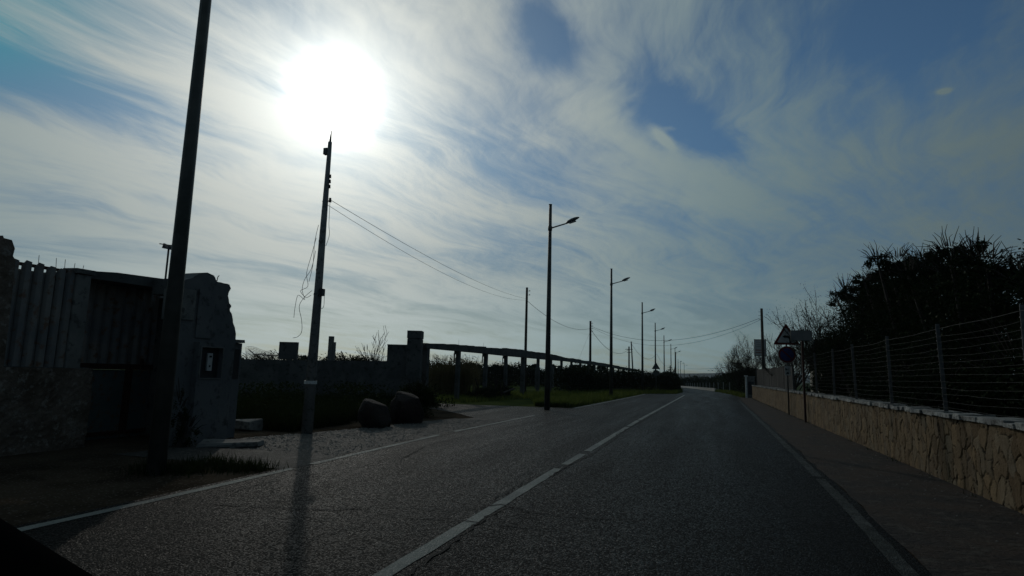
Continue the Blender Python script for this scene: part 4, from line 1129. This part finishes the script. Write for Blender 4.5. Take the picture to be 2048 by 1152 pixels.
for i in range(len(py) - 1):
    a, b_ = py[i] - .35 + (.0 if i else .1), py[i + 1] - .36
    n = 8; vs = []
    off = rr.uniform(-.03, .05) if i > 1 else 0
    for k in range(n + 1):
        y = a + (b_ - a) * k / n; sgm = rr.uniform(-.015, .015)
        zt, z_b = zat(bt, y) + off + sgm, zat(bb, y)
        for x, z in ((-.15, z_b), (.15, z_b), (.15, zt), (-.15, zt)): vs.append((x, y - 24, z))
    fs = [(0, 1, 2, 3), tuple(4 * n + j for j in (3, 2, 1, 0))]
    for k in range(n):
        for j in range(4): fs.append((4 * k + j, 4 * k + (j + 1) % 4, 4 * k + 4 + (j + 1) % 4, 4 * k + 4 + j))
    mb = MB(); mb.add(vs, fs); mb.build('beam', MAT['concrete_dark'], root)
# upright slats closing the frame further on
mb = MB(); y = 51.0
while y < 108:
    zt = 1.35 + rr.uniform(-.25, .1) + gz(y); mb.box(.16, .2, y - 24, y - 23.75, gz(y) - .05, zt); y += .33
mb.build('slat_panel', MAT['screen_board'], root)
mb = MB(); mb.tube([(.1, 2.4 * k, 0) for k in range(0)] or [(0, 3.5, zat(bt, 27.5)), (0, 3.52, zat(bt, 27.5) + .25)], .006, 4); mb.tube([(0, 7.0, zat(bt, 31)), (.01, 7.02, zat(bt, 31) + .22)], .006, 4); mb.build('wire_end', MAT['cable'], root)
# young second row of posts behind the frame
sg = 'stumpy posts behind the concrete frame'
for i, (u, v) in enumerate([(1075, 735), (1104, 732), (1119, 733), (1145, 737)]):
    p = onX(u, v, -16.0); mb = MB(); mb.box(-.2, .2, -.2, .2, -.05, p.z); mb.box(-.14, .1, -.14, .1, p.z + .001, p.z + .12)
    o = mb.build('stub_post', MAT['concrete_dark'], None, origin=None); o.location = (p.x, p.y, 0)
    tag(o, ['stumpy rough post behind the frame, left of the tall street lamp', 'stumpy rough post just right of the tall street lamp, behind the frame',
            'stumpy rough post second right of the tall lamp, behind the frame', 'stumpy rough post farthest right behind the concrete frame'][i], 'post', sg)

# ------------------------------------------------------------------ hedges, reeds, far vegetation
def hedge(name, pts, H, W_, n, size, mat, seed, label, wob=.25, cat='hedge'):
    """a long ragged hedge along a line of points"""
    rng = np.random.default_rng(seed); P_ = np.array(pts, float)
    seg = np.linalg.norm(np.diff(P_, axis=0), axis=1); cum = np.concatenate([[0], np.cumsum(seg)])
    root = empty(name, (P_[0][0], P_[0][1], 0), label, cat)
    s_ = rng.uniform(0, cum[-1], n); nc = max(6, int(cum[-1] * 1.4)); hh = H * (1 + wob * rng.normal(size=nc) * .5)
    x = np.interp(s_, cum, P_[:, 0]); y = np.interp(s_, cum, P_[:, 1])
    ht = np.interp(s_ / cum[-1] * (nc - 1), np.arange(nc), hh) * (1 + .06 * rng.normal(size=n))
    f = rng.uniform(0, 1, n) ** .7
    wfac = np.sqrt(np.maximum(0, 1 - f ** 3))
    ang = rng.uniform(0, 6.28, n); rad = W_ * rng.uniform(.55, 1.0, n) * (.4 + .6 * wfac)
    z = np.array([gz(v) for v in y]) + f * ht
    C = np.stack([x + np.cos(ang) * rad - P_[0][0], y + np.sin(ang) * rad * 1.0 - P_[0][1], z], 1)
    V, F = leaf_quads(C, size, rng, .45)
    np_mesh('crown', V, F, MAT[mat], root)
    mb = MB(); rr = random.Random(seed)
    for k in range(int(cum[-1] * 1.2)):
        q = rr.uniform(0, cum[-1]); bx, by = np.interp(q, cum, P_[:, 0]), np.interp(q, cum, P_[:, 1]); bz = gz(by)
        t_ = Vector((bx - P_[0][0] + rr.uniform(-.3, .3), by - P_[0][1], bz + H * rr.uniform(.7, 1.15)))
        mb.tube([(bx - P_[0][0], by - P_[0][1], bz), t_], [.03, .008], 4, cap=False)
    mb.build('trunk', MAT['bark'], root, recalc=False)
    return root
hedge('roadside_hedge', [(-10.2, 44), (-9.2, 52), (-6.4, 59), (-3.9, 63), (-3.6, 72), (-4.4, 94), (-7.5, 128)], 1.85, .8, 80000, .09, 'leaf_hedge', 81, 'dark overgrown hedge along the left verge below the receding lamps')
hedge('field_hedge', [(-52, 44), (-40, 56), (-30, 66), (-22, 76), (-14, 84)], 2.2, 1.3, 60000, .13, 'leaf_hedge', 82, 'dark hedge line across the field behind the concrete frame', .35)
hedge('right_hedge', [(2.8, 100), (3.6, 82), (3.8, 66), (3.7, 54)], 2.15, .9, 36000, .09, 'leaf_hedge', 84, 'dark clipped hedge along the right verge beyond the stone wall')
hedge('distant_hedge', [(-22, 200), (-9, 182), (2, 160), (5, 130), (4.2, 105)], 2.6, 1.6, 26000, .22, 'leaf_hedge', 85, 'distant dark hedge behind the pale railing at the road bend', .3)
FT = ['%s small dark tree from the left above the far field hedge' % n_ for n_ in 'first second third fourth fifth sixth seventh eighth ninth tenth eleventh twelfth thirteenth fourteenth fifteenth'.split()]
# trees scattered along the field line: small crowns against the sky
rr = random.Random(91)
for k in range(15):
    t_ = k / 14; x = -44 + t_ * 30 + rr.uniform(-1, 1); y = 62 + t_ * 24 + rr.uniform(-2, 2); Hh = rr.uniform(2.4, 3.0)
    bl = [(x + rr.uniform(-.6, .6), y, Hh - .55 + rr.uniform(-.2, .2), rr.uniform(.4, .9), .7, rr.uniform(.3, .55)) for _ in range(3)]
    shrub('field_tree', (x, y), bl, 1500, .14, 'leaf_hedge', 100 + k, FT[k], 'tree', 'small trees along the far field hedge', twigs=4, twig_len=.5)

# reeds: behind the boundary wall and behind the frame
def reeds(n, fn, h0, h1, seed, label, name='reeds'):
    rr = random.Random(seed); V = []; F = []
    for _ in range(n):
        x, y = fn(rr); h_ = rr.uniform(h0, h1); lx, ly = rr.gauss(.08, .12) * h_, rr.gauss(0, .08) * h_; w_ = rr.uniform(.010, .018); z = gz(y)
        a = rr.uniform(0, 3.14); cx, cy = math.cos(a) * w_, math.sin(a) * w_; b0 = len(V)
        V += [(x - cx, y - cy, z), (x + cx, y + cy, z), (x + lx * .4 + cx, y + ly * .4 + cy, z + h_ * .6), (x + lx * .4 - cx, y + ly * .4 - cy, z + h_ * .6), (x + lx + cx * .3, y + ly, z + h_), (x + lx - cx * .3, y + ly, z + h_)]
        F += [(b0, b0 + 1, b0 + 2, b0 + 3), (b0 + 3, b0 + 2, b0 + 4, b0 + 5)]
        for q in range(rr.randint(2, 5)):            # leaves along the cane
            f = rr.uniform(.35, .98); px_, py_, pz = x + lx * f, y + ly * f, z + h_ * f; a = rr.uniform(0, 6.28); l_ = rr.uniform(.15, .4); up = rr.uniform(.1, .9)
            ex, ey, ez = px_ + math.cos(a) * l_, py_ + math.sin(a) * l_, pz + up * l_; b0 = len(V)
            V += [(px_, py_, pz), (px_ + (ex - px_) * .5 - .012, py_ + (ey - py_) * .5, pz + up * l_ * .7 - .01), (ex, ey, ez), (px_ + (ex - px_) * .5 + .012, py_ + (ey - py_) * .5, pz + up * l_ * .7 + .012)]
            F.append((b0, b0 + 1, b0 + 2, b0 + 3))
    return tag(np_mesh(name, np.array(V), np.array(F), MAT['reed_leaf']), label, None, None, 'stuff')
def rf(u0, u1, d0, d1):
    def f(rr):
        p = along(rr.uniform(u0, u1), 745, rr.uniform(d0, d1)); return p.x, p.y
    return f
reeds(420, rf(855, 935, 33, 37), 1.7, 2.45, 1, 'tall dry reeds seen through the first bays of the concrete frame')
reeds(160, rf(900, 960, 34, 40), 1.4, 2.2, 2, 'shorter dry reeds thinning out behind the second bay of the frame')
reeds(170, rf(488, 560, 26.2, 28), 1.4, 2.15, 3, 'dry reeds behind the wire netting on the boundary wall')
reeds(110, rf(590, 775, 26.2, 30), 1.5, 2.15, 4, 'sparse dry reeds above the boundary wall beside the leaning pole')

# grass in blades
def blades(n, fn, h0, h1, seed, mat, label, name='grass', w0=.006):
    rng = np.random.default_rng(seed); X, Y = fn(rng, n); Z = np.array([gz(v) for v in Y])
    k = len(X); h_ = rng.uniform(h0, h1, k) * rng.uniform(.6, 1.2, k); a = rng.uniform(0, 6.28, k); w_ = w0 * (1 + np.sqrt(X * X + Y * Y) / 14)
    dx_, dy_ = rng.normal(0, .3, k) * h_, rng.normal(0, .3, k) * h_
    c, s_ = np.cos(a) * w_, np.sin(a) * w_
    V = np.stack([np.stack([X - c, Y - s_, Z], 1), np.stack([X + c, Y + s_, Z], 1), np.stack([X + dx_, Y + dy_, Z + h_], 1)], 1).reshape(-1, 3)
    return tag(np_mesh(name, V, np.arange(3 * k).reshape(-1, 3), MAT[mat]), label, None, None, 'stuff')
def clump(rng, X, Y, sc=1.3, thr=.0):
    n_ = np.sin(X * 1.7 * sc + 1.3 * np.sin(Y * 1.1 * sc)) + np.sin(Y * 1.3 * sc + 2 * np.sin(X * .9 * sc)) + rng.normal(size=len(X)) * .7
    k = n_ > thr; return X[k], Y[k]
def vergeL(rng, n):
    y = 25.8 + 75 * rng.random(n) ** 1.7; el = np.array([edgeL(v) for v in y])
    x = el - .15 - (np.minimum(5.6, 1.2 + (y - 25) * .35)) * rng.random(n) ** 1.15
    return clump(rng, x, y, 1.0, -1.4)
blades(42000, vergeL, .12, .38, 1, 'grass_blade', 'lush backlit grass verge between the road and the concrete frame')
def under(rng, n):
    y = 26 + 16 * rng.random(n); x = -10.5 - 10 * rng.random(n); x = x + (y - 26) * .1
    return clump(rng, x, y, .8, -1.2)
blades(26000, under, .10, .30, 2, 'grass_blade', 'sunlit green grass under and behind the concrete frame')
def yard(rng, n):
    r_ = rng.random(n); y = 11.3 + 12.5 * rng.random(n); x = gl(10) - .3 - (y - 11) * .08 - 5.5 * rng.random(n) ** 1.2 + np.where(y > 17, -1.8, 0)
    x = np.where(y < 14, x + .3, x)
    return clump(rng, x, y, 1.1, -.8)
blades(42000, yard, .15, .55, 3, 'weed', 'dark weeds filling the waste ground before the boundary wall')
def vr(rng, n):
    y = 50.5 + 35 * rng.random(n); er = np.array([edgeR(v) for v in y]); x = er + .1 + 1.6 * rng.random(n)
    return x, y
blades(14000, vr, .1, .35, 4, 'grass_blade', 'rough grass on the right verge beyond the stone wall')
def tuft(rng, n):
    c = rng.integers(0, 5, n); cx = np.array([-6.55, -6.2, -6.9, -5.95, -6.75])[c]; cy = np.array([6.5, 6.9, 6.3, 7.0, 7.1])[c]
    return cx + rng.normal(0, .16, n), cy + rng.normal(0, .16, n)
blades(1800, tuft, .06, .20, 5, 'weed', 'grass tuft at the foot of the near lamp post', w0=.004)
def foot(rng, n):
    y = 5 + 44 * rng.random(n); x = 3.28 - np.abs(rng.normal(0, .06, n)); return clump(rng, x, y, 3, .9)
blades(2600, foot, .03, .10, 6, 'weed', 'scattered weeds along the foot of the stone wall', w0=.003)
# broad-leaved weeds in the waste ground
rng = np.random.default_rng(8)
C = np.stack([rng.uniform(-15, -8.7, 9000), rng.uniform(11.5, 23.5, 9000), rng.uniform(0, 1, 9000)], 1)
hh = .35 + .55 * (np.sin(C[:, 0] * 1.9) * np.sin(C[:, 1] * 1.3 + 1) > 0) * np.clip((-8.6 - C[:, 0]) / 2, 0, 1); C[:, 2] *= hh
C = C[C[:, 0] < -8.3 - (C[:, 1] - 11) * .12]
V, F = leaf_quads(C, .06, rng, .45); tag(np_mesh('undergrowth', V, F, MAT['weed']), 'leafy undergrowth between the pillar and the boulders', None, None, 'stuff')
# weeds climbing at the lamp/gate corner
bl = [(-8.55, 8.35, .2, .3, .25, .35), (-8.6, 8.25, .6, .12, .12, .45)]
shrub('wall_weed', (-8.55, 8.35), bl, 1600, .02, 'weed', 77, 'scraggy weed growing at the foot of the meter niche wall', 'weed', twigs=8, twig_len=.15)
# concrete slab and loose stones by the pillar
g = gnd(468, 893); mb = MB(); mb.box(-.55, .45, -.22, .22, 0, .07, .03)
o = mb.build('broken_slab', MAT['concrete'], None, bevel=.01); o.location = (g.x, g.y, .01); o.rotation_euler = (0, 0, R_(28)); tag(o, 'flat broken concrete slab catching sun at the foot of the end pillar', 'slab')
g = gnd(475, 862); mb = MB(); mb.box(-.25, .3, -.2, .2, 0, .22, .06)
o = mb.build('rubble_block', MAT['concrete'], None, bevel=.02); o.location = (g.x, g.y + .25, .0); tag(o, 'pale rubble block in the grass just right of the end pillar', 'rubble')
# scrap lying under the frame: slanted props
root = empty('scrap_pile', (-11.3, 31.6, 0), 'heap of slanted props and brush under the third bay of the frame', 'debris')
rr = random.Random(6); mb = MB()
for k in range(16):
    x, y = rr.uniform(-.8, .8), rr.uniform(-3, 3); d = Vector((rr.uniform(-.3, .3), rr.uniform(-.8, .8), 1)).normalized() * rr.uniform(.7, 1.3)
    mb.tube([(x, y, 0), Vector((x, y, 0)) + d], [.05, .03], 5)
mb.tube([(.9, -.6, .35), (.9, 1.4, .55)], .05, 6)
mb.build('prop', MAT['bark'], root)
foliage('brush', [(0, -1.5, .3, .7, 1.3, .4), (0, 1.2, .35, .7, 1.6, .45)], 5000, .06, 'leaf_hedge', root, 66)

# pale railing on the outside of the bend
root = empty('road_railing', (.9, 92, gz(92)), 'pale railing with thin posts along the outside of the road bend', 'railing')
mb = MB(); o_ = Vector((.9, 92, gz(92))); PR = [(1.1, 90), (.3, 100), (-1.4, 120), (-4.2, 150), (-7.5, 182)]
for (xa, ya2), (xb, yb2) in zip(PR, PR[1:]):
    za, zb2 = gz(ya2), gz(yb2)
    mb.add([Vector(p) - o_ for p in [(xa, ya2, za - .1), (xb, yb2, zb2 - .1), (xb, yb2, zb2 + .42), (xa, ya2, za + .42), (xa + .25, ya2, za - .1), (xb + .25, yb2, zb2 - .1), (xb + .25, yb2, zb2 + .42), (xa + .25, ya2, za + .42)]],
           [(0, 1, 2, 3), (4, 7, 6, 5), (3, 2, 6, 7), (0, 3, 7, 4), (1, 5, 6, 2)])
mb.build('kerb_wall', MAT['rail_white'], root)
for k in range(14):
    y = 78 + k * 6.5; x = float(np.interp(y, [78, 90, 100, 120, 150, 182], [2.5, 1.5, .7, -1.0, -3.8, -7.1])) + .1
    mb = MB(); mb.box(-.05, .05, -.05, .05, 0, 1.25); o = mb.build('post', MAT['rail_white'], root); o.location = Vector((x + .1, y, gz(y))) - o_

# give way sign seen from the road, on the left verge
p = atY(1312, 745, 60); zc_ = atY(1312, 733, 60).z
root = empty('triangle_sign', (p.x, 60, gz(60)), 'small dark triangular road sign in front of the distant lamps', 'sign')
hgt = zc_ - gz(60)
mb = MB(); mb.tube([(0, 0, -.05), (0, 0, hgt + .4)], .035, 8); mb.build('pole', MAT['pole_steel'], root)
mb = MB(); mb.prism(tri(.46, hgt - .02, -.05), (0, .012, 0)); pl = mb.build('sign_plate', MAT['pole_steel'], root)
mb = MB(); mb.box(-.2, .2, -.056, -.0505, hgt - .16, hgt - .12); mb.build('bracket', MAT['sign_back'], pl)
mb = MB(); solid_disc(mb, 0, hgt - .62, .30, -.05, -.036, 24); mb.build('round_plate', MAT['pole_steel'], root)

# distant farm building beyond the bend
root = empty('farm_building', (-9.5, 230, gz(230)), 'tiny pale farm building far beyond the road bend', 'building')
mb = MB(); mb.box(-2.5, 3.5, 0, 5, 0, 2.0); mb.build('wall', MAT['house_wall'], root)
mb = MB(); mb.box(-2.7, 3.7, -.2, 5.2, 2.001, 2.15); mb.build('roof', MAT['roof_tile'], root)

# a bird in flight over the hill
b0 = atY(1421, 742, 90); V = [(0, .12, 0), (0, -.14, 0), (.03, 0, .03), (-.03, 0, .03), (.25, .03, .09), (-.25, .03, .09), (.48, -.05, .04), (-.48, -.05, .04), (0, 0, -.04)]
F = [(0, 2, 3), (1, 3, 2), (0, 8, 2), (0, 3, 8), (1, 2, 8), (1, 8, 3), (2, 0, 4), (1, 2, 4), (0, 3, 5), (3, 1, 5), (4, 0, 6), (4, 6, 1), (5, 7, 0), (5, 1, 7)]
o = np_mesh('bird', np.array(V, float), np.array(F), MAT['cable']); o.location = b0; tag(o, 'tiny dark bird gliding above the distant hill', 'bird')

# ------------------------------------------------------------------ the car we look out of
root = empty('car', (0, 0, 0), 'black windscreen pillar trim of the car, bottom left corner of the view', 'car')
a = EYE + ray(-126, 1100) * .75; b_ = EYE + ray(194, 1298) * .75
dv = (b_ - a).normalized()
mb = MB(); mb.tube([a - dv * .5, a, b_, b_ + dv * .12], [.06] * 4, 24); mb.build('windscreen_pillar', MAT['black_trim'], root, True)

# ------------------------------------------------------------------ the hazy air of the plain
m = bpy.data.materials.new('air'); m.use_nodes = True; t = NT(m.node_tree); t.N.clear()
out = t.n('ShaderNodeOutputMaterial'); vol = t.n('ShaderNodeVolumePrincipled')
vol.inputs['Color'].default_value = (.72, .86, 1.0, 1); vol.inputs['Density'].default_value = .00013; vol.inputs['Anisotropy'].default_value = .2
t.L.new(vol.outputs[0], out.inputs['Volume']); MAT['air'] = m
mb = MB(); mb.box(-2650, 2650, -100, 2650, -4, 24)
tag(mb.build('haze', MAT['air']), 'thin pale blue haze lying over the plain towards the far hill', None, None, 'stuff')
